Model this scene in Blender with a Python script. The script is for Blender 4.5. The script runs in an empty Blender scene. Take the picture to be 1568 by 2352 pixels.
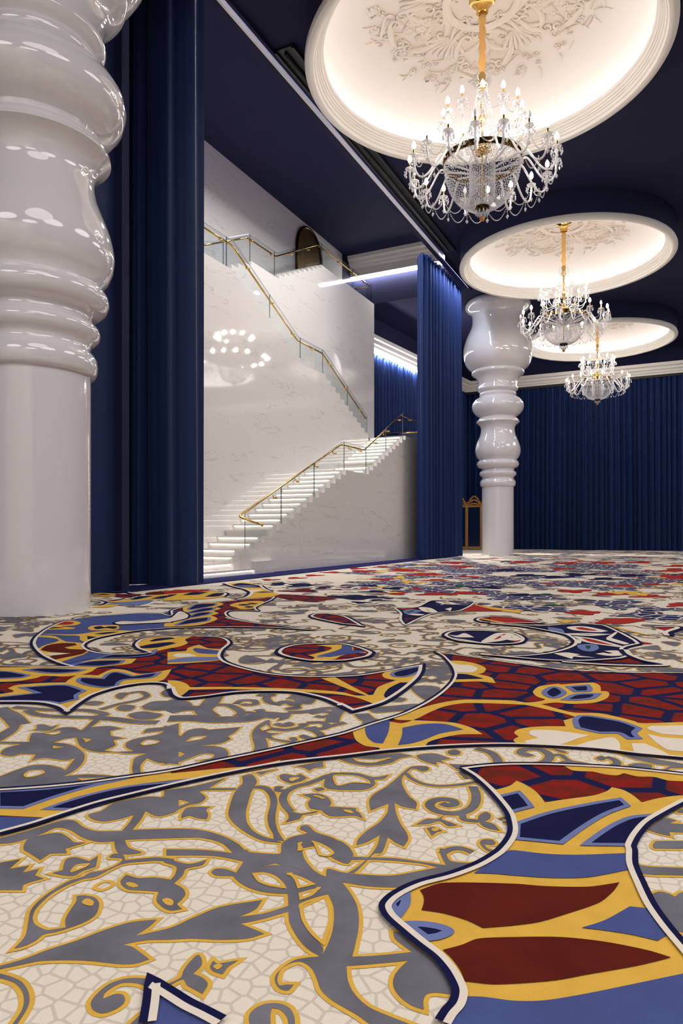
import bpy, math, random
from math import sin, cos, pi, radians, sqrt
from mathutils import Vector, Matrix
from mathutils.geometry import tessellate_polygon

random.seed(7)
S = bpy.context.scene
COL = S.collection

# ------------------------------------------------------------------ camera
F_PX, IMG_W, IMG_H, HORIZON, CAM_H = 1568.0, 1568.0, 2352.0, 1222.0, 1.2
YAW = math.atan(0.4949)                      # hall axis (+Y) lies this far right of the view axis
SN, CS = sin(YAW), cos(YAW)
cam_data = bpy.data.cameras.new("camera")
cam_data.sensor_fit = 'VERTICAL'
cam_data.sensor_height = 36.0
cam_data.lens = 36.0 * F_PX / IMG_H
cam_data.shift_y = (HORIZON - IMG_H / 2) / IMG_H
cam_data.clip_end = 300
cam = bpy.data.objects.new("camera", cam_data)
cam.location = (0, 0, CAM_H)
cam.rotation_euler = (radians(90), 0, YAW)
COL.objects.link(cam)
S.camera = cam

def ground(px, py):
    """floor point seen at a photograph pixel"""
    d = F_PX * CAM_H / (py - HORIZON)
    r = (px - IMG_W / 2) / F_PX * d
    return (-SN * d + CS * r, CS * d + SN * r)

# ------------------------------------------------------------------ world, exposure
W = bpy.data.worlds.new("world"); S.world = W
W.use_nodes = True
W.node_tree.nodes["Background"].inputs[0].default_value = (0.02, 0.022, 0.03, 1)
W.node_tree.nodes["Background"].inputs[1].default_value = 0.3
S.view_settings.view_transform = 'Standard'
S.view_settings.look = 'None'
S.view_settings.exposure = 0.29
S.view_settings.gamma = 1.0
S.view_settings.use_curve_mapping = False
S.cycles.sample_clamp_indirect = 6.0
S.cycles.max_bounces = 6
S.cycles.diffuse_bounces = 4
S.cycles.glossy_bounces = 3
S.cycles.transparent_max_bounces = 12
S.cycles.adaptive_threshold = 0.04
S.cycles.caustics_reflective = False
S.cycles.caustics_refractive = False

ZC = 13.3        # hall ceiling
ZS = 15.75       # stage ceiling
DOMES = [(-4.22, 16.1), (-4.28, 29.3), (-4.3, 42.4)]
UNSEEN_LAMPS = [(1.6, 0.6), (-4.2, -9.5), (8.0, 2.9), (8.0, 16.1), (8.0, 29.3), (8.0, 42.4), (8.0, -9.5)]

def area_light(name, loc, size, power, color=(1, 1, 1), rot=(0, 0, 0), size_y=None, shape='DISK'):
    l = bpy.data.lights.new(name, 'AREA')
    l.shape = shape; l.size = size
    if size_y: l.size_y = size_y
    l.energy = power; l.color = color
    o = bpy.data.objects.new(name, l); o.location = loc; o.rotation_euler = rot
    COL.objects.link(o); return o

# light of unseen domes outside the frame; first one an added fill lamp
for i, (x, y) in enumerate(UNSEEN_LAMPS):
    area_light("unseen_ceiling_lamp", (x, y, 13.25), 8.0, 480 if i == 0 else 690, (1, 0.96, 0.93))
# unseen lamps added behind the proscenium beam to brighten the stairs
for y in (13.5, 17.5, 21.5, 25.5):
    area_light("stage_fill_lamp", (-10.2, y, 15.3), 2.2, 410, (1, 0.98, 0.97), (0, radians(-12), 0), 0.5, 'RECTANGLE')

# cove lamps grazing the tops of the curtains
area_light("curtain_cove_lamp", (-9.24, 30.6, 13.235), 0.05, 150, (0.62, 0.74, 1), (0, radians(22), 0), 4.5, 'RECTANGLE')
area_light("curtain_cove_lamp", (-14.94, 36.8, 11.06), 0.08, 300, (0.74, 0.82, 1), (0, radians(10), math.atan(-1.65/15.4)), 8.2, 'RECTANGLE')
sp = bpy.data.lights.new("column_fill_spot", 'SPOT'); sp.energy = 5200; sp.spot_size = radians(62); sp.spot_blend = 0.6; sp.shadow_soft_size = 0.08; sp.color = (1, 0.97, 0.95)  # unseen spot added to brighten the far column
so = bpy.data.objects.new("column_fill_spot", sp); so.location = (-11.4, 37.6, 13.2)
so.rotation_euler = (Vector((-8.58, 35.9, 7.5)) - Vector(so.location)).to_track_quat('-Z', 'Y').to_euler(); COL.objects.link(so)

# ------------------------------------------------------------------ materials
MATS = {}
def srgb(r, g, b):
    f = lambda c: (c / 255 / 12.92) if c / 255 <= 0.04045 else ((c / 255 + 0.055) / 1.055) ** 2.4
    return (f(r), f(g), f(b), 1)
def mat(name, color, rough=0.5, flat=False, metal=0.0, spec=0.5, emit=None, estr=0, coat=0, sheen=0, bump=None, noise=None, **kw):
    m = bpy.data.materials.new(name); m.use_nodes = True
    nt = m.node_tree; b = nt.nodes["Principled BSDF"]
    b.inputs["Base Color"].default_value = color
    b.inputs["Roughness"].default_value = rough
    b.inputs["Metallic"].default_value = metal
    b.inputs["Specular IOR Level"].default_value = spec
    b.inputs["Coat Weight"].default_value = coat
    b.inputs["Coat Roughness"].default_value = 0.03
    b.inputs["Sheen Weight"].default_value = sheen
    if emit:
        b.inputs["Emission Color"].default_value = emit
        b.inputs["Emission Strength"].default_value = estr
    tc = nt.nodes.new("ShaderNodeTexCoord")
    if noise:                      # (scale, amount, detail): gentle colour variation
        n = nt.nodes.new("ShaderNodeTexNoise"); n.noise_dimensions = '2D' if flat else '3D'; n.inputs["Scale"].default_value = noise[0]
        n.inputs["Detail"].default_value = noise[2] if len(noise) > 2 else 3
        nt.links.new(tc.outputs["Object"], n.inputs["Vector"])
        mx = nt.nodes.new("ShaderNodeMix"); mx.data_type = 'RGBA'; mx.blend_type = 'MIX'
        d = noise[1]
        mx.inputs[6].default_value = tuple(c * (1 - d) for c in color[:3]) + (1,)
        mx.inputs[7].default_value = tuple(min(1, c * (1 + d)) for c in color[:3]) + (1,)
        nt.links.new(n.outputs["Fac"], mx.inputs[0])
        nt.links.new(mx.outputs[2], b.inputs["Base Color"])
    if bump:
        n2 = nt.nodes.new("ShaderNodeTexNoise"); n2.noise_dimensions = '2D' if flat else '3D'; n2.inputs["Scale"].default_value = bump[0]
        n2.inputs["Detail"].default_value = 1 if flat else 3
        nt.links.new(tc.outputs["Object"], n2.inputs["Vector"])
        bp = nt.nodes.new("ShaderNodeBump"); bp.inputs["Strength"].default_value = bump[1]
        bp.inputs["Distance"].default_value = bump[2] if len(bump) > 2 else 0.01
        nt.links.new(n2.outputs["Fac"], bp.inputs["Height"]); nt.links.new(bp.outputs[0], b.inputs["Normal"])
    MATS[name] = m
    return m

def voronoi_lines(m, base, line, scale, width, base2=None, nscale=6, rough=1.0):
    """base colour crossed by a lattice of lines (cell borders); optional mottling towards base2"""
    nt = m.node_tree; b = nt.nodes["Principled BSDF"]; L = nt.links.new
    tc = nt.nodes.new("ShaderNodeTexCoord")
    v = nt.nodes.new("ShaderNodeTexVoronoi"); v.voronoi_dimensions = '2D'; v.feature = 'DISTANCE_TO_EDGE'; v.inputs["Scale"].default_value = scale
    v.inputs["Randomness"].default_value = 0.75
    L(tc.outputs["Object"], v.inputs["Vector"])
    r = nt.nodes.new("ShaderNodeMapRange")
    r.inputs["From Min"].default_value = width * 0.8; r.inputs["From Max"].default_value = width * 1.15
    L(v.outputs["Distance"], r.inputs["Value"])
    mx = nt.nodes.new("ShaderNodeMix"); mx.data_type = 'RGBA'
    mx.inputs[6].default_value = line; mx.inputs[7].default_value = base
    if base2:
        n = nt.nodes.new("ShaderNodeTexNoise"); n.noise_dimensions = '2D'; n.inputs["Scale"].default_value = nscale; n.inputs["Detail"].default_value = 3
        L(tc.outputs["Object"], n.inputs["Vector"])
        cr = nt.nodes.new("ShaderNodeMapRange"); cr.inputs["From Min"].default_value = 0.42; cr.inputs["From Max"].default_value = 0.6
        L(n.outputs["Fac"], cr.inputs["Value"])
        m2 = nt.nodes.new("ShaderNodeMix"); m2.data_type = 'RGBA'
        m2.inputs[6].default_value = base; m2.inputs[7].default_value = base2
        L(cr.outputs["Result"], m2.inputs[0]); L(m2.outputs[2], mx.inputs[7])
    L(r.outputs["Result"], mx.inputs[0]); L(mx.outputs[2], b.inputs["Base Color"])

PILE = dict(flat=True, rough=0.95, spec=0.05, sheen=0.0, bump=(260, 0.5, 0.004))
mat('cream', srgb(226, 214, 198), **PILE);  voronoi_lines(MATS['cream'], srgb(226, 214, 198), srgb(203, 192, 176), 19, 0.09)
mat('cream_plain', srgb(224, 211, 195), noise=(9, 0.06), **PILE)
mat('grey', srgb(109, 107, 115), noise=(5, 0.38), **PILE)
mat('yellow', srgb(216, 170, 72), noise=(9, 0.12), **PILE)
mat('navy', srgb(24, 26, 64), noise=(9, 0.2), **PILE)
mat('border_navy', srgb(44, 44, 94), noise=(9, 0.15), **PILE)
mat('red', srgb(140, 36, 30), **PILE);      voronoi_lines(MATS['red'], srgb(132, 31, 27), srgb(26, 28, 68), 3.1, 0.10, srgb(102, 38, 27), 9)
mat('red_flat', srgb(160, 44, 40), noise=(5, 0.15), **PILE)
mat('dark_red', srgb(90, 30, 22), noise=(5, 0.28), **PILE)
mat('blue', srgb(72, 83, 134), noise=(6, 0.16), **PILE)
mat('light_blue', srgb(106, 117, 164), noise=(9, 0.1), **PILE)
mat('green', srgb(38, 84, 66), **PILE)
mat('speckle', srgb(40, 42, 90), **PILE);   voronoi_lines(MATS['speckle'], srgb(38, 40, 88), srgb(200, 192, 184), 4.0, 0.07)
CARPET = ['cream', 'cream_plain', 'grey', 'yellow', 'navy', 'border_navy', 'red', 'red_flat', 'dark_red', 'blue', 'light_blue', 'green', 'speckle']

mat('lacquer', srgb(222, 218, 220), rough=0.07, spec=0.5, coat=0.6)
mat('plaster', srgb(236, 232, 226), rough=0.6)
mat('dome_inner', srgb(220, 207, 194), rough=0.75)
mat('ceiling_navy', srgb(36, 38, 70), rough=0.8, spec=0.2, noise=(0.7, 0.08))
mat('black', srgb(16, 16, 18), rough=0.5)
mat('gold', srgb(222, 178, 96), rough=0.13, metal=1.0)
mat('dark_gold', srgb(74, 56, 30), rough=0.18, metal=1.0)
mat('bronze', srgb(112, 86, 44), rough=0.35, metal=0.9, noise=(30, 0.3), bump=(45, 0.4, 0.02))
mat('ribbon', srgb(222, 170, 92), rough=0.45, sheen=0.3)
mat('gilt', srgb(176, 128, 66), rough=0.4, metal=0.8, bump=(40, 0.5, 0.02))
mat('velvet', srgb(18, 38, 84), rough=0.6, spec=0.2, sheen=0.15, noise=(1.5, 0.10))
mat('velvet_sheer', srgb(14, 40, 92), rough=0.55, spec=0.2, sheen=0.06, noise=(1.5, 0.08))
mat('screen_panel', srgb(16, 30, 62), rough=0.15)
mat('amber', srgb(214, 132, 30), rough=0.08, spec=0.8)
mat('led_cool', (1, 1, 1, 1), emit=(0.70, 0.82, 1, 1), estr=7.5)
mat('led_slot', (1, 1, 1, 1), emit=(0.66, 0.68, 1, 1), estr=2.5)
mat('led_warm', (1, 1, 1, 1), emit=(1, 0.94, 0.87, 1), estr=3.2)
mat('led_strip', (1, 1, 1, 1), emit=(1, 0.97, 0.94, 1), estr=30)
mat('bulb', (1, 1, 1, 1), emit=(1, 0.91, 0.80, 1), estr=92)
mat('bulb_off', srgb(225, 225, 230), rough=0.05)

def marble(name, base, vein):
    m = mat(name, base, rough=0.05, spec=0.5)
    nt = m.node_tree; L = nt.links.new; b = nt.nodes["Principled BSDF"]
    tc = nt.nodes.new("ShaderNodeTexCoord")
    mp = nt.nodes.new("ShaderNodeMapping"); mp.inputs["Rotation"].default_value = (0.6, 0, 0)
    mp.inputs["Scale"].default_value = (1, 0.45, 2.2)
    L(tc.outputs["Object"], mp.inputs[0])
    n = nt.nodes.new("ShaderNodeTexNoise"); n.inputs["Scale"].default_value = 1.1; n.inputs["Detail"].default_value = 6
    n.inputs["Distortion"].default_value = 0.7
    L(mp.outputs[0], n.inputs["Vector"])
    s = nt.nodes.new("ShaderNodeMath"); s.operation = 'SUBTRACT'; s.inputs[1].default_value = 0.58
    a = nt.nodes.new("ShaderNodeMath"); a.operation = 'ABSOLUTE'
    r = nt.nodes.new("ShaderNodeMapRange"); r.inputs["From Max"].default_value = 0.012
    r.inputs["To Min"].default_value = 0.45; r.inputs["To Max"].default_value = 0.0
    mx = nt.nodes.new("ShaderNodeMix"); mx.data_type = 'RGBA'; mx.inputs[6].default_value = base; mx.inputs[7].default_value = vein
    L(n.outputs["Fac"], s.inputs[0]); L(s.outputs[0], a.inputs[0]); L(a.outputs[0], r.inputs["Value"])
    L(r.outputs["Result"], mx.inputs[0]); L(mx.outputs[2], b.inputs["Base Color"])
marble('marble', srgb(230, 225, 220), srgb(180, 172, 168))

def see_through(name, tint, amount, gloss_rough=0.05, body=None):
    """thin clear material: part transparent, part mirror-like, optionally part milky"""
    m = bpy.data.materials.new(name); m.use_nodes = True; nt = m.node_tree; L = nt.links.new
    for n in list(nt.nodes): nt.nodes.remove(n)
    out = nt.nodes.new("ShaderNodeOutputMaterial"); t = nt.nodes.new("ShaderNodeBsdfTransparent")
    t.inputs[0].default_value = tint
    g = nt.nodes.new("ShaderNodeBsdfGlossy"); g.inputs["Roughness"].default_value = gloss_rough
    g.inputs["Color"].default_value = (1, 1, 1, 1)
    mx = nt.nodes.new("ShaderNodeMixShader"); mx.inputs[0].default_value = amount
    L(t.outputs[0], mx.inputs[1]); L(g.outputs[0], mx.inputs[2]); last = mx
    if body:
        df = nt.nodes.new("ShaderNodeBsdfDiffuse"); df.inputs[0].default_value = body[0]
        m2 = nt.nodes.new("ShaderNodeMixShader"); m2.inputs[0].default_value = body[1]
        L(mx.outputs[0], m2.inputs[1]); L(df.outputs[0], m2.inputs[2]); last = m2
    L(last.outputs[0], out.inputs[0]); MATS[name] = m; return m
see_through('glass', (0.93, 0.95, 0.95, 1), 0.05, 0.0)
see_through('glass_edge', (0.5, 0.55, 0.56, 1), 0.25, 0.1)
see_through('crystal', (0.97, 0.98, 1, 1), 0.34, 0.05, ((0.93, 0.93, 0.97, 1), 0.42))
see_through('glass_arm', (0.96, 0.96, 1, 1), 0.22, 0.08, ((0.95, 0.94, 0.95, 1), 0.55))

# ------------------------------------------------------------------ mesh helpers
class MB:
    def __init__(s): s.v = []; s.f = []; s.m = []
    def add(s, vs, fs, mi=0):
        o = len(s.v); s.v += [tuple(p) for p in vs]
        for f in fs: s.f.append(tuple(i + o for i in f)); s.m.append(mi)
    def box(s, x0, x1, y0, y1, z0, z1, mi=0):
        s.add([(x0,y0,z0),(x1,y0,z0),(x1,y1,z0),(x0,y1,z0),(x0,y0,z1),(x1,y0,z1),(x1,y1,z1),(x0,y1,z1)],
              [(0,3,2,1),(4,5,6,7),(0,1,5,4),(1,2,6,5),(2,3,7,6),(3,0,4,7)], mi)
    def lathe(s, prof, seg=32, c=(0,0,0), mi=0, flip=False):
        vs = []; n = len(prof)
        for i in range(seg):
            a = 2*pi*i/seg
            for r, z in prof: vs.append((c[0]+r*cos(a), c[1]+r*sin(a), c[2]+z))
        fs = []
        for i in range(seg):
            j = (i+1) % seg
            for k in range(n-1):
                q = (i*n+k, j*n+k, j*n+k+1, i*n+k+1)
                fs.append(q[::-1] if flip else q)
        s.add(vs, fs, mi)
    def tube(s, path, r, seg=8, mi=0, cap=True):
        P = [Vector(p) for p in path]; n = len(P)
        R = r if isinstance(r, (list, tuple)) else [r]*n
        T = []
        for i in range(n):
            t = P[min(i+1, n-1)] - P[max(i-1, 0)]
            T.append(t.normalized() if t.length > 1e-9 else Vector((0,0,1)))
        u = T[0].orthogonal().normalized(); vs = []
        for i in range(n):
            u = (u - T[i]*u.dot(T[i])).normalized(); w = T[i].cross(u)
            for k in range(seg):
                a = 2*pi*k/seg; vs.append(P[i] + (u*cos(a) + w*sin(a))*R[i])
        fs = [(i*seg+k, i*seg+(k+1)%seg, (i+1)*seg+(k+1)%seg, (i+1)*seg+k) for i in range(n-1) for k in range(seg)]
        if cap: fs += [tuple(range(seg))[::-1], tuple((n-1)*seg+k for k in range(seg))]
        s.add(vs, fs, mi)
    def octa(s, c, r, rz=None, mi=0):
        rz = rz or r; x, y, z = c
        s.add([(x+r,y,z),(x,y+r,z),(x-r,y,z),(x,y-r,z),(x,y,z+rz),(x,y,z-rz)],
              [(0,1,4),(1,2,4),(2,3,4),(3,0,4),(1,0,5),(2,1,5),(3,2,5),(0,3,5)], mi)
    def ball(s, c, r, seg=10, rings=6, sz=1.0, mi=0):
        prof = [(max(1e-4, r*sin(pi*i/rings)), -r*sz*cos(pi*i/rings)) for i in range(rings+1)]
        s.lathe(prof, seg, c, mi)
    def prism_x(s, poly, x0, x1, mi=0):
        """(y, z) outline pulled from x0 to x1"""
        n = len(poly); vs = [(x0, y, z) for y, z in poly] + [(x1, y, z) for y, z in poly]
        tr = tessellate_polygon([[Vector((y, z, 0)) for y, z in poly]])
        fs = [t for t in tr] + [tuple(i+n for i in reversed(t)) for t in tr]
        fs += [(i, (i+1) % n, (i+1) % n + n, i+n) for i in range(n)]
        s.add(vs, fs, mi)
    def prism_y(s, poly, y0, y1, mi=0):
        n = len(poly); vs = [(x, y0, z) for x, z in poly] + [(x, y1, z) for x, z in poly]
        tr = tessellate_polygon([[Vector((x, z, 0)) for x, z in poly]])
        fs = [t for t in tr] + [tuple(i+n for i in reversed(t)) for t in tr]
        fs += [(i, (i+1) % n, (i+1) % n + n, i+n) for i in range(n)]
        s.add(vs, fs, mi)
    def mesh(s, name, mats, smooth=False):
        me = bpy.data.meshes.new(name); me.from_pydata(s.v, [], s.f)
        for m in mats if isinstance(mats, (list, tuple)) else [mats]: me.materials.append(MATS[m])
        me.polygons.foreach_set("material_index", s.m)
        if smooth:
            me.polygons.foreach_set("use_smooth", [True]*len(s.f))
            if smooth is not True: me.set_sharp_from_angle(angle=radians(smooth))
        me.update(); return me
    def build(s, name, mats, parent=None, smooth=False, loc=None):
        return put(name, s.mesh(name, mats, smooth), parent, loc)

def put(name, me, parent=None, loc=None, rz=0):
    o = bpy.data.objects.new(name, me); COL.objects.link(o); o.parent = parent
    if loc: o.location = loc
    if rz: o.rotation_euler.z = rz
    return o
def tag(o, label, cat, group=None):
    o['label'] = label; o['category'] = cat
    if group: o['group'] = group
    return o
def empty(name, loc=(0,0,0), rz=0):
    o = bpy.data.objects.new(name, None); COL.objects.link(o); o.location = loc; o.rotation_euler.z = rz; return o
def struct(o): o['kind'] = 'structure'; return o
def copy_tree(o, parent=None):
    c = o.copy(); COL.objects.link(c); c.parent = parent
    for ch in list(o.children): copy_tree(ch, c)
    return c

# ------------------------------------------------------------------ setting: floor, ceiling, walls
HX0, HX1, HY0, HY1 = -9.9, 15.0, -14.0, 48.0      # hall
XW = -13.8                                        # wall of the far bay beyond the second curtain
b = MB(); b.add([(XW-2.2,HY0,0),(HX1,HY0,0),(HX1,HY1,0),(XW-2.2,HY1,0)], [(0,1,2,3)])
floor = struct(b.build('floor', ['cream']))

def ceiling_with_holes():
    outer = [(-9.25,HY0),(HX1,HY0),(HX1,HY1+0.4),(-16.5,HY1+0.4),(-16.5,33.2),(-9.25,33.2)]
    holes = [[(x+4.1*cos(2*pi*k/64), y+4.1*sin(2*pi*k/64)) for k in range(64)] for x, y in DOMES]
    loops = [outer] + holes
    pts = [p for l in loops for p in l]
    tr = tessellate_polygon([[Vector((x, y, 0)) for x, y in l] for l in loops])
    m = MB(); m.add([(x, y, ZC) for x, y in pts], [t[::-1] for t in tr]); return m
struct(ceiling_with_holes().build('ceiling', 'ceiling_navy'))
# raised ceiling over the stage, and the beam between the two
b = MB(); b.add([(-16.2,8.0,ZS),(-9.25,8.0,ZS),(-9.25,33.3,ZS),(-16.2,33.3,ZS)], [(0,3,2,1)])
struct(b.build('ceiling', 'ceiling_navy'))
b = MB(); b.box(-9.55,-9.3,8.0,32.9,13.2,ZS); struct(b.build('trim_1', 'ceiling_navy'))
b = MB(); b.box(-9.12,-9.1,8.0,28.6,13.19,13.3); struct(b.build('trim_7', 'ceiling_navy'))
b = MB(); b.box(-9.33,-9.27,8.0,28.6,13.165,13.2); b.box(-9.3,-9.27,8.0,28.6,13.2,13.31)
struct(b.build('trim_2', 'plaster'))
# black track slots in the hall ceiling beside the beam
def track(y0, y1, name):
    m = MB(); m.box(-9.1,-8.55,y0,y1,13.24,13.297); m.box(-9.1,-9.04,y0,y1,13.18,13.24); m.box(-8.62,-8.55,y0,y1,13.18,13.24)
    o = m.build('track_housing', 'black')
    m2 = MB(); m2.tube([(-8.86,y0+0.15,13.21),(-8.86,y1-0.15,13.21)], 0.05, 8); m2.build('rail', 'black', o, True)
    return o
tag(track(14.6, 28.3, 'b'), 'long black recessed curtain track above the stage opening', 'curtain track')
for y0, y1, st in ((8.0, 28.4, 0),):
    m = MB(); m.box(-9.16,-9.125,y0,y1,13.27,13.295)
    tag(m.build('slot_light', 'led_slot'), 'thin lilac light strip along the proscenium beam', 'light strip')

def wall(name, x0, x1, y0, y1, z0, z1, m):
    w = MB(); w.box(x0, x1, y0, y1, z0, z1); return struct(w.build(name, m))
wall('wall_right', HX1, HX1+0.2, HY0, HY1, 0, ZC, 'velvet_sheer')
wall('wall_behind', -10, HX1, HY0-0.2, HY0, 0, ZC, 'plaster')
wall('wall_back', XW-3, HX1, HY1+0.35, HY1+0.5, 0, ZC, 'ceiling_navy')
wall('wall_left', HX0-0.5, HX0-0.3, HY0, 10.6, 0, ZC, 'velvet')
BAY = ((XW, HY1), (-15.45, 32.6))               # side wall of the far bay, slightly splayed
b = MB(); b.add([(BAY[0][0]-0.35, HY1+0.4, 0), (BAY[1][0]-0.35, 32.0, 0), (BAY[1][0]-0.35, 32.0, ZS), (BAY[0][0]-0.35, HY1+0.4, ZS)], [(0,1,2,3)])
struct(b.build('wall_bay', 'ceiling_navy'))

# cornice of the back wall and the far bay
CORN = [(0,0),(0.10,0.0),(0.12,0.10),(0.20,0.14),(0.24,0.26),(0.34,0.30),(0.38,0.44),(0.52,0.50),(0.55,0.68),(0,0.68)]
z0 = 11.22
m = MB(); n = len(CORN)
m.add([(HX1, HY1-d, z0+z) for d, z in CORN] + [(XW+d, HY1-d, z0+z) for d, z in CORN] + [(BAY[1][0]+d, BAY[1][1], z0+z) for d, z in CORN],
      [(k+s*n, (k+1)%n+s*n, (k+1)%n+(s+1)*n, k+(s+1)*n) for s in (0,1) for k in range(n)])
struct(m.build('trim_3', 'plaster'))
m = MB(); m.box(XW, HX1, HY1-0.12, HY1+0.35, z0-0.16, z0)
struct(m.build('trim_4', 'black'))
m = MB(); m.add([(BAY[1][0]+o, BAY[1][1], z0-0.12+z) for o, z in ((.04,0),(.16,0),(.16,.1),(.04,.1))] + [(BAY[0][0]-0.75+o, 41.0, z0-0.12+z) for o, z in ((.04,0),(.16,0),(.16,.1),(.04,.1))],
      [(0,1,5,4),(1,2,6,5),(2,3,7,6),(3,0,4,7)])
tag(m.build('cornice_light', 'led_strip'), 'sloping white light strip under the cornice above the curtain behind the stairs', 'light strip')

# ------------------------------------------------------------------ curtains
def curtain_mesh(path, z0, z1, wave, amp, seed, rows=9, step=0.035, flare=0.0, wander=0.5):
    rnd = random.Random(seed)
    P = [Vector((x, y)) for x, y in path]
    L = [0]
    for a, c in zip(P, P[1:]): L.append(L[-1] + (c-a).length)
    n = max(8, int(L[-1]/step)); vs = []; cols = []
    ph = [rnd.uniform(0, 6.28) for _ in range(6)]
    # warped phase so that folds differ in width
    for i in range(n+1):
        s = L[-1]*i/n; k = 0
        while k < len(P)-2 and s > L[k+1]: k += 1
        t = (s-L[k])/max(1e-6, L[k+1]-L[k]); p = P[k].lerp(P[k+1], t)
        d = (P[k+1]-P[k]).normalized()
        if k > 0 and t < 0.15: d = (d.lerp((P[k]-P[k-1]).normalized(), 0.5*(1-t/0.15))).normalized()
        nn = Vector((d.y, -d.x)); cols.append((s, p, nn))
    for r in range(rows):
        h = r/(rows-1); z = z0 + (z1-z0)*h
        for s, p, nn in cols:
            q = s/wave*6.283 + wander*2.2*sin(s/wave*1.1+ph[0]) + wander*1.3*sin(s/wave*2.3+ph[1])
            q += 0.35*sin(h*2.2+ph[2]+s*0.7)
            a = 0.75*sin(q) + 0.3*sin(2*q+ph[3]) + 0.25*sin(q*0.41+ph[4]) + 0.12*sin(3.1*q+ph[5])
            g = amp*(0.75 + 0.5*(1-h)*flare)*a
            vs.append((p.x+nn.x*g, p.y+nn.y*g, z + (0.012*sin(q*0.5) if r == 0 else 0)))
    w = n+1
    fs = [(r*w+i, r*w+i+1, (r+1)*w+i+1, (r+1)*w+i) for r in range(rows-1) for i in range(n)]
    m = MB(); m.add(vs, fs); return m
def hem(path, z0, wave, amp, seed, **kw): return curtain_mesh(path, z0, z0+0.22, wave, amp*1.03, seed, rows=2, **kw)

c = empty('stage_curtain', (-10.6, 11.7, 0))
def rel(path, o): return [(x-o[0], y-o[1]) for x, y in path]
pA = rel([(-9.85,12.75),(-9.9,12.3),(-10.15,11.85),(-10.6,11.68),(-11.05,11.9)], (-10.6,11.7))
pB = rel([(-10.55,11.98),(-10.85,11.66),(-11.6,11.7),(-12.6,11.95),(-13.8,12.1)], (-10.6,11.7))
curtain_mesh(pA, 0.02, 15.0, 0.62, 0.09, 3, rows=12, step=0.02, flare=0.3).build('curtain_panel', 'velvet', c, True)
curtain_mesh(pB, 0.02, 15.0, 0.55, 0.10, 5, rows=12, step=0.02, flare=0.3).build('curtain_panel', 'velvet', c, True)
tag(c, 'tall dark blue velvet stage curtain gathered beside the near column', 'curtain')

c = empty('stage_curtain', (-9.9, 30.3, 0))
pA = rel([(-10.25,28.75),(-10.2,28.2),(-9.95,28.05),(-9.82,28.5)], (-9.9,30.3))
pB = rel([(-9.9,28.55),(-9.8,29.4),(-9.78,31.0),(-9.76,32.9)], (-9.9,30.3))
curtain_mesh(pA, 0.02, 13.28, 0.34, 0.1, 11, rows=10, step=0.015, flare=0.4).build('curtain_panel', 'velvet_sheer', c, True)
curtain_mesh(pB, 0.02, 13.28, 0.33, 0.2, 12, rows=10, step=0.015, flare=0.5).build('curtain_panel', 'velvet_sheer', c, True)
tag(c, 'tall blue pleated curtain closing the right end of the stage opening', 'curtain')
wall('wall_pier', -10.45, -10.05, 28.7, 32.9, 0, ZC+0.02, 'ceiling_navy')
m = MB(); m.box(-9.17,-9.15,28.65,32.95,13.04,13.3); struct(m.build('trim_8', 'ceiling_navy'))
m = MB(); m.box(-9.28,-9.20,28.7,32.9,13.25,13.295)
tag(m.build('cove_light', 'led_strip'), 'narrow light strip over the right stage curtain', 'light strip')

o = curtain_mesh([(XW-0.1,HY1),(-8.0,HY1+0.02),(HX1,HY1)], 0.02, z0-0.1, 0.34, 0.19, 21, rows=8, step=0.02, flare=0.6).build('wall_curtain', 'velvet_sheer', None, True)
tag(o, 'long wall of blue pleated curtain across the far end of the hall', 'curtain')
o = curtain_mesh([BAY[1],(XW,HY1-0.1)], 0.02, z0-0.05, 0.34, 0.17, 23, rows=8, step=0.03, flare=0.5).build('wall_curtain', 'velvet_sheer', None, True)
tag(o, 'brightly lit blue curtain on the side wall behind the staircase and far column', 'curtain')

# ------------------------------------------------------------------ columns
PX = [(1276,36.5),(1116.5,36.6),(1116,39.0),(1113.5,40.6),(1109,41.3),(1104,40.6),(1101,38.8),(1099.5,36.9),(1097,36.5),(1094,36.8),
      (1092.5,39),(1090,42),(1086.5,43),(1083,42),(1081,39.5),(1079.5,38),(1076,37.5),(1074,38.6),(1073,43),(1070,47),(1065.5,48.8),
      (1061,48.2),(1057.5,46),(1056,43.5),(1054,43.6),(1049,48),(1042,51.2),(1034,52.5),(1026,51.6),(1018,49.6),(1008,45.6),(998,41.4),
      (990,39.4),(984.5,38.8),(979,39.6),(974.5,41.8),(970.5,46),(968,49.9),(965,49.6),(960,45),(957,42.2),(954.5,42.6),(953,46),(948,52),
      (941,57.6),(932.5,60.2),(924,58.8),(916.5,53.8),(911,47),(908,41.2),(906.5,41.8),(903.5,42.8),(900.5,42.2),(898.5,40.2),(897,41.6),
      (894.5,45.4),(891,46.6),(887.5,45.8),(884,44.9),(876,44.6),(869,46.4),(863,50.4),(858.5,56),(856,60.2),(852.5,60.8),(849.5,59.8),
      (848,58.8),(845,63),(839,69.5),(832,74.2),(824,77.6),(812,80),(800,79.8),(788,77.8),(776,74.4),(764,69.4),(752,63.6),(742,60.2),
      (732,58.7),(722,58.8),(716,60.6),(711,65.5),(707,71),(702,75.2),(697,75.8),(692,74.2),(688.5,71)]
K = 43.56
prof = [(w/1.026/K, 1.2+(1222-y)/K) for y, w in PX]
top = prof[-1][1]; prof = [(r, z*ZC/top if z > 0.1 else 0.0) for r, z in prof]
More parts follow.
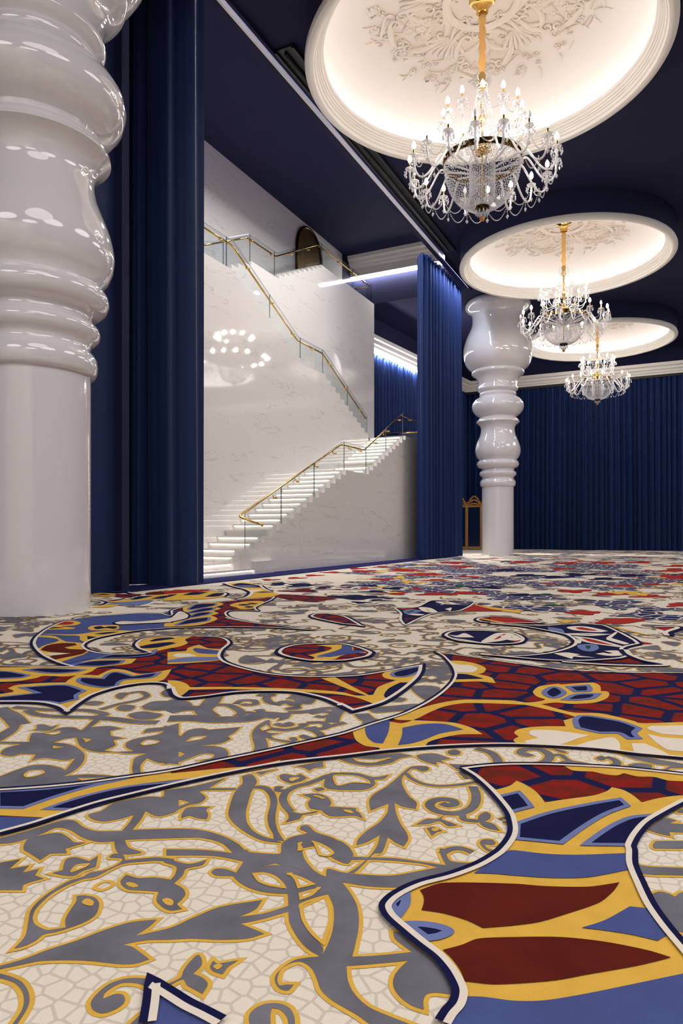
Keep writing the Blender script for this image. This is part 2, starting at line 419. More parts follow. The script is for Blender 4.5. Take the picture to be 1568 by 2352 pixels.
# densify for a smooth turned outline
cm = MB(); cm.lathe(prof, 96)
col_mesh = cm.mesh('column', 'lacquer', 50)
tag(put('column', col_mesh, None, (-8.84, 7.27, 0)), 'huge glossy white turned column close at the left edge', 'column', 'turned white columns')
tag(put('column', col_mesh, None, (-8.58, 35.9, 0)), 'glossy white turned baluster column in front of the far blue curtain', 'column', 'turned white columns')

# ------------------------------------------------------------------ hanging ceiling domes
def dome_meshes():
    out = []
    d = MB(); d.lathe([(4.2,13.31),(4.2,12.42)], 128); out.append(('drum', d.mesh('drum', 'ceiling_navy', True)))
    p = [(4.2,12.44),(4.2,12.36),(4.235,12.34),(4.235,12.27),(4.21,12.23),(4.15,12.205),(4.09,12.20),(4.03,12.215),(4.01,12.25),(4.01,12.30),
         (3.975,12.305),(3.965,12.33),(3.955,12.375),(3.925,12.38),(3.915,12.42),(3.885,12.425),(3.875,12.47),(3.845,12.475),(3.83,12.53),
         (3.79,12.55),(3.785,12.62),(3.80,12.64),(3.84,12.64),(3.86,12.58),(4.14,12.58)]
    d = MB(); d.lathe(p, 128, flip=True); out.append(('moulding', d.mesh('moulding', 'plaster', 35)))
    d = MB(); d.lathe([(3.93,12.585),(3.93,12.615),(4.06,12.615),(4.06,12.585)], 96); out.append(('cove_light', d.mesh('cove_light', 'led_cool')))
    p = [(4.14,12.58),(4.15,12.75),(4.10,12.95),(3.98,13.14),(3.78,13.34),(3.48,13.52),(3.05,13.67),(2.5,13.78),(1.8,13.86),(1.0,13.895),(0.001,13.9)]
    d = MB(); d.lathe(p, 128, flip=True); out.append(('inner_shell', d.mesh('inner_shell', 'dome_inner', True)))
    return out
def surf_z(r):
    p = [(0,13.9),(1.0,13.895),(1.8,13.86),(2.5,13.78),(3.05,13.67),(3.48,13.52),(3.78,13.34)]
    for (r0, z0), (r1, z1) in zip(p, p[1:]):
        if r <= r1: return z0 + (z1-z0)*(r-r0)/(r1-r0)
    return 13.3
def rose_mesh():
    """rococo stucco: C-scrolls, shells, garlands and flower heads around the centre"""
    rnd = random.Random(4); m = MB()
    def onto(x, y, lift=0.0): return (x, y, surf_z(sqrt(x*x+y*y)) - lift)
    def scroll(cx, cy, r, a0, a1, thick, curl=0.5):
        pts = []; rs = []; n = 26
        for i in range(n+1):
            t = i/n; a = a0+(a1-a0)*t
            e = min(t, 1-t)
            rr = r*(1-0.12*sin(pi*t))
            pts.append(onto(cx+rr*cos(a), cy+rr*sin(a), 0.01)); rs.append(thick*(0.45+0.75*sin(pi*t)))
        m.tube(pts, rs, 8)
        for t, sgn in ((0, -1), (1, 1)):       # rolled ends
            a = a0 if t == 0 else a1
            ex, ey = cx+r*cos(a), cy+r*sin(a); q = []
            for i in range(15):
                b_ = a + sgn*(pi*0.5 + i*0.42); rr = 0.10*r*(1-i/18)*2.0
                q.append(onto(ex - 0.2*r*cos(a)+rr*cos(b_-sgn*pi*0.5), ey - 0.2*r*sin(a)+rr*sin(b_-sgn*pi*0.5), 0.02))
            m.tube(q, [thick*0.6*(1-i/22) for i in range(15)], 6)
    def flower(cx, cy, r, petals=7):
        for ring, (rr, pr) in enumerate(((r, 0.42*r), (r*0.55, 0.34*r))):
            for k in range(petals):
                a = 2*pi*k/petals + ring*0.4
                x, y, z = onto(cx+rr*0.6*cos(a), cy+rr*0.6*sin(a)); m.ball((x, y, z-0.02-0.04*ring), pr, 7, 4, 0.7)
        x, y, z = onto(cx, cy); m.ball((x, y, z-0.06), 0.22*r, 7, 4, 0.8)
    def leaf(cx, cy, a, L):
        pts = [onto(cx+L*t*cos(a+0.5*t), cy+L*t*sin(a+0.5*t), 0.015) for t in [i/8 for i in range(9)]]
        m.tube(pts, [0.012+0.05*L*sin(pi*min(1, 0.1+i/8.5)) for i in range(9)], 6)
    def shell(cx, cy, a, r):
        for k in range(9):
            b_ = a + (k-4)*0.24
            m.tube([onto(cx+r*t*cos(b_), cy+r*t*sin(b_), 0.02) for t in (0.15,0.5,0.8,1.0)], [0.02,0.04*r+0.02,0.05*r+0.02,0.03], 6)
    for k in range(5):
        A = k*pi*0.4 + 0.55; R = 1.66; cx, cy = R*cos(A), R*sin(A)
        for j in range(4):
            a = A + j*pi/2 + 0.3
            scroll(cx+0.16*cos(a), cy+0.16*sin(a), 0.62, a-0.75, a+0.75, 0.075)
            scroll(cx+0.26*cos(a+0.4), cy+0.26*sin(a+0.4), 0.74, a-0.15, a+0.85, 0.05)
        for j in range(11):
            b_ = rnd.uniform(0, 6.28); q = rnd.uniform(0, 0.34); flower(cx+q*cos(b_), cy+q*sin(b_), rnd.uniform(0.10, 0.18))
        B = A + pi/5; sx, sy = 1.25*cos(B), 1.25*sin(B)
        shell(sx, sy, B, 0.75)
        for sg in (-1, 1):
            scroll(sx+0.3*cos(B+sg*1.5), sy+0.3*sin(B+sg*1.5), 0.5, B+sg*1.3-1.0, B+sg*1.3+1.1, 0.07)
            scroll(0.62*cos(B+sg*0.5), 0.62*sin(B+sg*0.5), 0.3, B-1.2, B+1.3, 0.055)
        for j in range(16):
            b_ = B + rnd.uniform(-0.62, 0.62); q = rnd.uniform(2.15, 2.75); flower(q*cos(b_), q*sin(b_), rnd.uniform(0.07, 0.14), 6)
        for j in range(22):
            b_ = B + rnd.uniform(-0.75, 0.75); q = rnd.uniform(1.9, 2.8); leaf(q*cos(b_), q*sin(b_), b_+rnd.uniform(-1.2, 1.2), rnd.uniform(0.2, 0.42))
    m.lathe([(0.95,13.84),(0.9,13.80),(0.8,13.82),(0.75,13.86)], 48)
    for a in (0.2, 2.4, 4.3): m.lathe([(0.0601,13.70),(0.06,13.66),(0.09,13.66),(0.09,13.75)], 16, (2.75*cos(a), 2.75*sin(a), 0))
    return m.mesh('ceiling_rose', 'dome_inner', 60)
parts = dome_meshes(); rose = rose_mesh()
DL = ['largest white rimmed ceiling dome overhead with ornate plaster rosette', 'middle ceiling dome with dark blue drum above the second chandelier', 'farthest and smallest ceiling dome near the back curtain']
for i, (x, y) in enumerate(DOMES):
    d = empty('ceiling_dome', (x, y, 0), 0.35*i)
    for nm, me in parts: put(nm, me, d)
    put('ceiling_rose', rose, d)
    tag(d, DL[i], 'ceiling dome', 'hanging ceiling domes')

# ------------------------------------------------------------------ stage: staircase
X1, X2, X3, X4 = -10.8, -12.5, -14.15, -15.8
RI = 0.181
Y1 = [15.56 + 0.413*k for k in range(17)] + [24.2 + 0.394*k for k in range(11)]      # risers of the first flight
Z1 = [0.362 + RI*(k+1) for k in range(28)]
Y2 = [27.98 - 0.41*k for k in range(11)] + [21.9 - 0.41*k for k in range(11)]        # second flight, climbing back
Z2 = [Z1[-1] + 0.18*(k+1) for k in range(22)]
Y3 = [17.4 + 0.41*k for k in range(10)] + [23.05 + 0.392*k for k in range(10)]       # third flight
Z3 = [Z2[-1] + 0.18*(k+1) for k in range(20)]
YE1, YE2, YE3 = 33.6, 13.0, 32.4
def profile(ys, zs, zstart, yend, ystart):
    p = [(ystart, zstart)]; z = zstart
    for y, zz in zip(ys, zs): p += [(y, z), (y, zz)]; z = zz
    return p + [(yend, z)]

stair = empty('staircase', (X1, 22.0, 0))
def sput(mb, name, mats, parent=stair, smooth=False):
    mb.v = [(x-X1, y-22.0, z) for x, y, z in mb.v]
    return mb.build(name, mats, parent, smooth)
# two bottom steps turned towards the hall
for k, (xa, ye) in enumerate(((-10.72, 16.15), (-11.12, 15.9))):
    m = MB(); z = RI*(k+1)
    m.box(X2, xa, 12.6, ye, z-0.05, z); m.box(X2, xa-0.05, 12.6, ye, z-RI, z-0.05)
    st = sput(m, 'step', 'marble')
    m = MB(); m.box(xa-0.05, xa-0.012, 12.6, ye-0.05, z-0.066, z-0.05); sput(m, 'step_light', 'led_warm', st)
# first flight: treads with light strips under the nosing
for k in range(28):
    y0 = Y1[k]; y1 = Y1[k+1] if k < 27 else YE1
    if k == 16: y1 = Y1[17]
    z = Z1[k]; m = MB()
    m.box(X2, X1-0.22, y0-0.035, y1, z-0.05, z); m.box(X2, X1-0.22, y0, y0+0.04, z-RI, z-0.05)
    st = sput(m, 'step', 'marble')
    if k not in (4, 19):
        m = MB(); m.box(X2+0.06, X1-0.26, y0-0.03, y0-0.006, z-0.066, z-0.05); sput(m, 'step_light', 'led_warm', st)
# side wall of the first flight: stepped outline, blocks standing proud at each step
pr = profile(Y1[1:], Z1[1:], 0.40, YE1, 15.93)
m = MB(); m.prism_x([(YE1, 0)] + pr[::-1] + [(15.93, 0)], X1-0.22, X1)
sput(m, 'side_wall', 'marble')
for k in range(28):
    y0 = Y1[k]; m = MB(); zb = Z1[k]-RI
    if k < 2: continue
    m.box(X1-0.10, X1+0.012, y0-0.006, y0+0.12, zb-0.002, Z1[k]+0.004); sput(m, 'stringer_block', 'marble')
m = MB(); m.box(X1-0.44, X1+0.004, 15.9, 16.36, 0, 0.728); m.box(X1-0.12, X1+0.12, 16.1, 17.1, 0, 0.37); m.box(X1-0.12, X1+0.125, 16.16, 17.105, 0.345, 0.372)
sput(m, 'newel_block', 'marble')
m = MB(); m.box(X2, X1-0.22, 15.56, 16.1, 0, 0.36); m.box(X1-0.30, X1-0.215, 15.53, 15.97, 0.3, 0.545); sput(m, 'landing', 'marble')
# second flight wall and its steps
pr = profile(Y2, Z2, Z1[-1], YE2, 27.98+0.12)
m = MB(); m.prism_x([(YE2, 0)] + pr[::-1] + [(28.1, 0)], X2-0.2, X2); sput(m, 'middle_wall', 'marble')
for k in range(22):
    y0 = Y2[k]; y1 = Y2[k+1] if k < 21 else YE2; m = MB()
    m.box(X3, X2-0.2, y1, y0+0.03, Z2[k]-0.06, Z2[k]); m.box(X3, X2-0.2, y0-0.04, y0, Z2[k]-0.18, Z2[k]-0.06); sput(m, 'step', 'marble')
pr = profile(Y3, Z3, Z2[-1], YE3, 13.0)
m = MB(); m.prism_x([(YE3, 0)] + pr[::-1] + [(13.0, 0)], X3-0.2, X3); sput(m, 'upper_wall', 'marble')
for k in range(20):
    y0 = Y3[k]; y1 = Y3[k+1] if k < 19 else YE3; m = MB()
    m.box(X4+0.1, X3-0.2, y0-0.03, y1, Z3[k]-0.06, Z3[k]); m.box(X4, X3-0.2, y0, y0+0.04, Z3[k]-0.18, Z3[k]-0.06); sput(m, 'step', 'marble')
m = MB(); m.box(X3, X2, 28.0, YE1, Z1[-1]-0.2, Z1[-1]); m.box(X2, X1-0.22, 28.5, YE1, Z1[-1]-0.2, Z1[-1]-0.06)
sput(m, 'landing', 'marble')
m = MB(); m.box(X4, X2-0.2, 12.6, 17.4, Z2[-1]-0.2, Z2[-1]-0.001); sput(m, 'landing', 'marble')

# glass balustrades with brass rails
def pitch(ys, zs, zstart):          # corner points of the balustrade line
    return ys, zs
def balustrade(pts, x, rail_h, glass_h, inset, splits, side=1):
    """pts: (y, z of the walking line); one glass sheet per split, rail on brackets"""
    def zat(y):
        for (ya, za), (yb, zb) in zip(pts, pts[1:]):
            lo, hi = min(ya, yb), max(ya, yb)
            if lo-1e-6 <= y <= hi+1e-6: return za + (zb-za)*(y-ya)/(yb-ya) if abs(yb-ya) > 1e-6 else za
        return pts[-1][1]
    ys = sorted(set([p[0] for p in pts] + splits))
    keep = sorted(set(splits + [pts[0][0], pts[-1][0]]))
    for a, c_ in zip(keep, keep[1:]):
        mid = [y for y in ys if a < y < c_]
        line = [a+0.008] + mid + [c_-0.008]
        poly = [(y, zat(y)-0.28) for y in line] + [(y, zat(y)+glass_h) for y in reversed(line)]
        m = MB(); m.prism_x(poly, x-0.008, x+0.008)
        g = sput(m, 'glass_panel', 'glass')
        m = MB()
        for y in (a+0.008, c_-0.008): m.box(x-0.011, x+0.011, y-0.007, y+0.007, zat(y)-0.1, zat(y)+glass_h)
        lt = [(x, y, zat(y)+glass_h) for y in line]; m.tube(lt, 0.007, 4)
        sput(m, 'glass_edge', 'glass_edge', g)
    L = [(x+side*inset, y, z+rail_h) for y, z in pts]
    return L, zat
def rail(path, name='handrail', brackets=(), x=None, side=1):
    m = MB()
    # rounded corners
    P = [Vector(p) for p in path]; q = [P[0]]
    for i in range(1, len(P)-1):
        a, c_ = P[i-1]-P[i], P[i+1]-P[i]; la = min(0.12, a.length*0.4); lc = min(0.12, c_.length*0.4)
        A, C_ = P[i]+a.normalized()*la, P[i]+c_.normalized()*lc
        for t in (0, 0.33, 0.66, 1): q.append(A*(1-t)**2 + P[i]*2*t*(1-t) + C_*t*t)
    q.append(P[-1]); m.tube(q, 0.032, 10)
    m.ball(tuple(P[0]), 0.048, 10, 6); m.ball(tuple(P[-1]), 0.048, 10, 6)
    h = sput(m, name, 'gold', stair, True)
    for (y, z) in brackets:
        m = MB(); bx = x+side*0.075
        m.tube([(bx, y, z), (bx, y, z-0.09), (x+side*0.015, y, z-0.10)], 0.016, 6)
        m.tube([(x-side*0.03, y, z-0.10), (x+side*0.03, y, z-0.10)], 0.03, 8)
        m.ball((x-side*0.06, y, z-0.10), 0.03, 8, 5)
        sput(m, 'rail_bracket', 'gold', h, True)
def spaced(a, c_, zat, h, step=1.25):
    n = max(1, int(abs(c_-a)/step)); return [(a+(c_-a)*(k+0.5)/n, zat(a+(c_-a)*(k+0.5)/n)+h) for k in range(n)]
def walking(ys, zs):                # nosing line for a run of steps
    return [(ys[0]-0.0, zs[0]), (ys[-1], zs[-1])]
# first flight
pts = [(15.95, 0.68), (Y1[16], Z1[16]), (Y1[17], Z1[16]+0.02), (Y1[27], Z1[27]), (YE1, Z1[27])]
L, zat = balustrade(pts, X1-0.12, 0.93, 1.03, 0.075, [17.9, 20.0, Y1[16]+0.1, Y1[17], 26.2, Y1[27], 31.0], -1)
head = [(X1-0.14, 16.75, 1.52), (X1-0.19, 16.2, 1.68)]
rail([(X1+0.42, 16.0, 1.40), (X1-0.2, 15.75, 1.63)] + L[1:], 'handrail', spaced(16.9, Y1[16], zat, 0.93) + spaced(Y1[16]+0.2, Y1[17]-0.1, zat, 0.93, 0.8) + spaced(Y1[17]+0.3, YE1, zat, 0.93), X1-0.12, -1)
# far rail of the landing
pz = Z1[-1]
m = MB(); m.prism_y([(X1-0.1, pz), (X3+0.1, pz), (X3+0.1, pz+1.03), (X1-0.1, pz+1.03)], YE1-0.1, YE1-0.085); sput(m, 'glass_panel', 'glass')
rail([(X1-0.2, YE1-0.2, pz+0.93), (X3+0.1, YE1-0.2, pz+0.93)], 'handrail')
# second flight
pts = [(28.05, Z1[-1]+0.02), (Y2[10], Z2[10]), (Y2[11], Z2[10]+0.02), (Y2[21], Z2[21]), (YE2, Z2[21])]
L, zat = balustrade(pts[::-1], X2-0.1, 0.86, 0.97, 0.075, [15.2, Y2[21]-0.4, 19.9, Y2[11]+0.1, Y2[10]-0.1, 26.0], -1)
rail(L, 'handrail', spaced(YE2+0.5, 28.0, zat, 0.86, 1.35), X2-0.1, -1)
# third flight
pts = [(17.4, Z2[-1]), (Y3[9], Z3[9]), (Y3[10], Z3[9]+0.01), (Y3[19], Z3[19]), (YE3-0.1, Z3[19])]
L, zat = balustrade(pts, X3-0.1, 0.9, 1.02, 0.075, [19.5, Y3[9]+0.05, Y3[10]-0.2, 25.2, Y3[19]+0.2, 30.0], -1)
rail(L + [(X4+0.4, YE3-0.18, L[-1][2])], 'handrail', spaced(17.6, YE3-0.3, zat, 0.9, 1.35), X3-0.1, -1)
m = MB(); m.prism_y([(X3-0.1, Z3[-1]), (X4+0.3, Z3[-1]), (X4+0.3, Z3[-1]+1.02), (X3-0.1, Z3[-1]+1.02)], YE3-0.1, YE3-0.085); sput(m, 'glass_panel', 'glass')
tag(stair, 'white marble staircase with lit treads, glass balustrades and brass handrails', 'staircase')

# stage walls
wall('wall_stage', X4-0.25, X4, 8.0, 32.0, 0, ZS, 'marble')
wall('wall_stage_near', X4, -10.0, 10.3, 10.5, 0, ZS, 'ceiling_navy')
wall('wall_bulkhead', -16.5, -9.3, 33.2, 33.4, ZC-0.01, ZS, 'ceiling_navy')
# arched bronze mirror on the stage wall
arch = empty('arched_mirror', (X4, 28.38, Z3[-1]))
def arch_poly(w, h0, grow=0.0):
    p = [(-w-grow, 0), (-w-grow, h0)]
    p += [(-(w+grow)*cos(pi*k/24), h0+(w+grow)*1.0*sin(pi*k/24)) for k in range(1, 24)]
    return p + [(w+grow, h0), (w+grow, 0)]
m = MB(); m.prism_x(arch_poly(1.20, 1.38), 0.0, 0.05); m.build('mirror_panel', 'bronze', arch)
m = MB(); e = [(0.06, y, z) for y, z in arch_poly(1.22, 1.38)]; m.tube(e, 0.055, 8); m.tube([(0.07, y*0.93, z*0.985) for _, y, z in e], 0.03, 6)
m.build('mirror_frame', 'dark_gold', arch, True)
tag(arch, 'arched antique bronze mirror on the marble wall at the top landing', 'mirror')

# header cornice with light strip at the end of the stage
m = MB(); n = len(CORN); y0 = 32.9; zb = 15.07; sc = 1.0
P_ = [(y0-d*sc*0.9, zb+z*sc) for d, z in CORN]
m.prism_x(P_, X4+0.1, -10.3); m.box(X4+0.1, -10.3, y0-0.12, y0+0.28, 14.76, zb)
struct(m.build('trim_5', 'plaster'))
m = MB(); m.box(X4-0.2, -10.7, y0+0.04, y0+0.16, 14.64, 14.75)
tag(m.build('cornice_light', 'led_strip'), 'straight white light strip under the cornice at the end of the stage', 'light strip')
# ------------------------------------------------------------------ gilded folding screen beside the far column
scr = empty('gilded_screen', (-12.4, 45.2, 0), radians(8))
def crest(cx, w):
    m = MB(); rnd = random.Random(3); n = 30
    for i in range(n+1):
        t = i/n*2-1; x = cx+t*w*0.5; h = 3.15+0.55*max(0, cos(t*pi*0.5))**1.6
        for j in range(3):
            z = 2.95+(h-2.95)*(j+0.6)/3; m.ball((x+rnd.uniform(-.02,.02), rnd.uniform(-.04,.04), z), rnd.uniform(0.05, 0.085), 6, 4)
    return m
for cx in (-0.98, 0.0, 0.98):
    m = MB(); m.box(cx-0.42, cx+0.42, -0.015, 0.015, 0.2, 2.95); m.build('screen_panel', 'screen_panel', scr)
    m = MB(); m.box(cx-0.49, cx+0.49, -0.05, 0.05, 0.06, 0.22); m.box(cx-0.49, cx+0.49, -0.04, 0.04, 2.88, 3.0); m.build('screen_rail', 'gilt', scr)
    crest(cx, 0.96).build('carved_crest', 'gilt', scr, True)
for x in (-1.47, -0.49, 0.49, 1.47):
    m = MB(); m.box(x-0.09, x+0.09, -0.06, 0.06, 0, 3.02); m.box(x-0.05, x+0.05, -0.075, 0.075, 0.15, 2.9); m.build('screen_post', 'gilt', scr)
tag(scr, 'gilded wooden screen with carved crests behind the far column', 'screen')

# ------------------------------------------------------------------ crystal chandeliers
def chandelier():
    root = empty('chandelier', (0, 0, 0))
    ZR = 10.05
    m = MB(); m.lathe([(0.001,13.93),(0.30,13.93),(0.31,13.88),(0.24,13.86),(0.15,13.76),(0.14,13.58),(0.10,13.56),(0.001,13.56)], 20, flip=True)
    m.build('ceiling_cup', 'gold', root, 40)
    m = MB(); m.tube([(0,0,13.6),(0,0,9.1)], 0.022, 8); m.ball((0,0,13.52), 0.06, 10, 6); m.build('rod', 'gold', root, True)
    m = MB(); zz = [13.5-0.11*k for k in range(13)]
    m.tube([(0.012*sin(k*1.7), 0.012*cos(k*2.1), z) for k, z in enumerate(zz)], [0.085+0.02*sin(k*2.1) for k in range(13)], 10)
    m.build('ribbon_sleeve', 'ribbon', root, True)
    m = MB(); m.ball((0,0,11.98), 0.225, 18, 10); m.build('glass_globe', 'glass', root, True)
    m = MB(); m.lathe([(0.02,12.2),(0.09,12.1),(0.06,11.95),(0.11,11.85),(0.03,11.7),(0.05,11.4),(0.03,11.2),(0.10,11.05),(0.05,10.95),(0.03,10.6),(0.12,10.5),(0.2,10.42),(0.22,10.3),(0.15,10.22),(0.03,10.2)], 16)
    m.build('stem', 'gold', root, True)
    # curtain of bead strings from the globe
    m = MB()
    for k in range(24):
        a = 2*pi*k/24
        for j in range(18):
            t = j/17; r = 0.12+0.33*t**1.6; m.octa((r*cos(a), r*sin(a), 11.85-1.3*t), 0.016)
    m.build('bead_strings', 'crystal', root)['kind'] = 'stuff'
    # ring band
    m = MB(); m.lathe([(0.885,ZR-0.07),(0.915,ZR-0.07),(0.92,ZR+0.07),(0.89,ZR+0.07),(0.885,ZR-0.07)], 64)
    band = m.build('ring_band', 'dark_gold', root, 30)
    m = MB()
    for k in range(36):
        a = 2*pi*k/36; m.box(-0.012,0.012,-0.015,0.015,-0.075,0.075)
        m.v[-8:] = [(0.918*cos(a)-y*sin(a)+x*cos(a), 0.918*sin(a)+y*cos(a)+x*sin(a), ZR+z) for x, y, z in m.v[-8:]]
    m.build('ring_studs', 'gold', band)
    # bead basket under the ring
    m = MB()
    def basket(t):
        ang = t*pi*0.5
        return 0.90*cos(ang)**0.72 if t < 0.98 else 0.12, ZR-0.06-1.05*sin(ang)**1.15
    for k in range(84):
        a = 2*pi*k/84
        for j in range(30):
            t = (j+0.5*(k % 2))/30*0.93; r, z = basket(t); m.octa((r*cos(a+0.06*sin(j)), r*sin(a+0.06*sin(j)), z), 0.0175)
    for k in range(120):
        a = 2*pi*k/120; m.octa((0.9*cos(a), 0.9*sin(a), ZR-0.09), 0.02)
    for k in range(12):                     # bead-wound spokes and inner bead drum
        a = 2*pi*k/12; m.tube([(0.88*cos(a),0.88*sin(a),ZR-0.03),(0.30*cos(a),0.30*sin(a),ZR-0.22)], 0.026, 5)
    for k in range(44):
        a = 2*pi*k/44
        for j in range(22): m.octa((0.30*cos(a), 0.30*sin(a), ZR-0.1-j*0.036), 0.014, 0.02)
    m.build('bead_basket', 'crystal', root)['kind'] = 'stuff'
    m = MB(); m.lathe([(0.14,9.0),(0.17,8.97),(0.15,8.9),(0.05,8.86),(0.001,8.86)], 16, flip=True); m.build('basket_cap', 'dark_gold', root, True)
    m = MB()
    for k in range(10):
        a = 2*pi*k/10; m.octa((0.15*cos(a), 0.15*sin(a), 8.82), 0.025, 0.07); m.octa((0.08*cos(a+.3), 0.08*sin(a+.3), 8.77), 0.022, 0.06)
    m.build('finial_drops', 'crystal', root)['kind'] = 'stuff'
    m = MB(); m.ball((0,0,8.68), 0.062, 14, 8); m.build('finial_ball', 'amber', root, True)

    # arms: shared meshes, along +X
    def arm_mesh(r0, r1, z0, dip, z1, thick):
        n = 18; pts = []
        for i in range(n+1):
            t = i/n
            # rises a little from the hub, swings down, then up to the cup
            b0, b1, b2, b3, b4 = (r0, z0), (r0+(r1-r0)*0.28, z0+0.32), (r0+(r1-r0)*0.40, dip-0.28), (r1+0.02, dip-0.32), (r1, z1)
            c_ = [(1-t)**4, 4*t*(1-t)**3, 6*t*t*(1-t)**2, 4*t**3*(1-t), t**4]
            pts.append((sum(w*p[0] for w, p in zip(c_, (b0,b1,b2,b3,b4))), 0, sum(w*p[1] for w, p in zip(c_, (b0,b1,b2,b3,b4)))))
        m = MB(); m.tube(pts, thick, 8); return m.mesh('arm', 'glass_arm', True)
    bob = MB(); bob.lathe([(0.02,0.0),(0.06,0.005),(0.105,0.035),(0.115,0.055),(0.10,0.05),(0.05,0.018),(0.02,0.012)], 14)
    for k in range(8):
        a = 2*pi*k/8; bob.octa((0.12*cos(a), 0.12*sin(a), -0.02), 0.02, 0.03); bob.octa((0.122*cos(a), 0.122*sin(a), -0.09), 0.026, 0.05)
    bob_me = bob.mesh('bobeche', 'crystal')
    sl = MB(); sl.lathe([(0.001,0.0),(0.03,0.0),(0.034,0.03),(0.022,0.04),(0.022,0.19),(0.001,0.19)], 10); sl_me = sl.mesh('candle_sleeve', 'gold', 40)
    bu = MB(); bu.lathe([(0.014,0.0),(0.044,0.04),(0.050,0.075),(0.040,0.125),(0.020,0.165),(0.001,0.19)], 10)
    bu_me = bu.mesh('bulb', 'bulb', True); bo_me = bu.mesh('bulb', 'bulb_off', True)
    dr = MB()
    for j in range(6): dr.octa((0,0,-0.02-j*0.036), 0.015)
    dr.octa((0,0,-0.29), 0.042, 0.065); dr_me = dr.mesh('crystal_drop', 'crystal')
    tiers = [(18, 0.93, 1.72, ZR-0.02, 9.55, 9.92, 0.024, 0.06, {1, 4, 9, 17, 12}), (12, 0.20, 0.92, 10.40, 10.55, 11.03, 0.016, -0.19, {5, 8})]
    for n, r0, r1, za, dip, zb, th, off, dead in tiers:
        am = arm_mesh(r0, r1, za, dip, zb, th)
        gl = MB(); c0, c1 = Vector((r1, 0, zb-0.02)), Vector((r1*cos(2*pi/n), r1*sin(2*pi/n), zb-0.02)); sag = 0.32 if n == 18 else 0.22
        N = 22 if n == 18 else 16
        for j in range(N+1):
            t = j/N; p = c0.lerp(c1, t)*1.0; p.z -= sag*4*t*(1-t); gl.octa(tuple(p), 0.017)
        if n == 18:
            c0, c1 = Vector((1.5, 0, 9.58)), Vector((1.5*cos(2*pi/n), 1.5*sin(2*pi/n), 9.58))
            gl2 = MB()
            for j in range(25):
                t = j/24; p = c0.lerp(c1, t); p.z -= 0.34*4*t*(1-t); gl2.octa(tuple(p), 0.0175)
        gl_me = [gl.mesh('bead_garland', 'crystal')] + ([gl2.mesh('bead_garland', 'crystal')] if n == 18 else [])
        for k in range(n):
            A = 2*pi*k/n + off
            arm = put('arm', am, root, None, A)
            put('bobeche', bob_me, arm, (r1, 0, zb)); put('candle_sleeve', sl_me, arm, (r1, 0, zb+0.01))
            put('bulb', bo_me if k in dead else bu_me, arm, (r1, 0, zb+0.20))
            put('crystal_drop', dr_me, arm, (r1, 0, zb-0.03))
            if n == 18: put('crystal_drop', dr_me, arm, (1.5, 0, 9.58))
            for me in gl_me: put('bead_garland', me, root, None, A)['kind'] = 'stuff'
    return root
ch = chandelier()
CL = ['large crystal chandelier hanging nearest, below the biggest dome', 'second crystal chandelier hanging in front of the white column', 'farthest small crystal chandelier in front of the back curtain']
for i, (x, y) in enumerate(DOMES):
    o = ch if i == 0 else copy_tree(ch)
    o.location = (x, y, 0); o.rotation_euler.z = YAW - pi/2 + 0.0 + 0.22*i
    tag(o, CL[i], 'chandelier', 'crystal chandeliers')

# ------------------------------------------------------------------ carpet pattern (flat print, laid out on the floor plane)
ORG = {'A1':(0,1960),'A2':(392,1960),'A3':(784,1960),'A4':(1176,1960),'B1':(0,1660),'B2':(392,1660),'B3':(784,1660),'B4':(1176,1660),
       'C1':(0,1420),'C2':(392,1420),'C3':(784,1420),'C4':(1176,1420),'D1':(0,1330),'D2':(392,1280),'D3':(784,1260),'D4':(1176,1260)}
def parse(s):
    o = (0, 0); out = []
    for t in s.split():
        if t in ORG: o = ORG[t]; continue
        c = t.endswith('!'); x, y = t.rstrip('!').split(',')
        out.append((o[0]+float(x)/4, o[1]+float(y)/4, c))
    return out
def spline(pts, closed, n=6):
    """Catmull-Rom through the points; corners marked '!' stay sharp"""
    N = len(pts); out = []
    segs = N if closed else N-1
    for i in range(segs):
        p1, p2 = pts[i], pts[(i+1) % N]
        p0 = pts[(i-1) % N] if (closed or i > 0) else p1
        p3 = pts[(i+2) % N] if (closed or i+2 < N) else p2
        if p1[2]: p0 = p1
        if p2[2]: p3 = p2
        L = math.dist(p1[:2], p2[:2])
        def tan(a, b_, c_):
            tx, ty = (c_[0]-a[0])*0.5, (c_[1]-a[1])*0.5; l = math.hypot(tx, ty)
            k = min(1.0, 0.9*L/l) if l > 1e-6 else 0
            return tx*k, ty*k
        t1 = tan(p0, p1, p2); t2 = tan(p1, p2, p3)
        for j in range(n):
            t = j/n; h00 = 2*t**3-3*t**2+1; h10 = t**3-2*t**2+t; h01 = -2*t**3+3*t**2; h11 = t**3-t**2
            out.append((h00*p1[0]+h10*t1[0]+h01*p2[0]+h11*t2[0], h00*p1[1]+h10*t1[1]+h01*p2[1]+h11*t2[1]))
    if not closed: out.append(pts[-1][:2])
    return out
def world(path): return [ground(x, max(y, 1240)) for x, y in path]

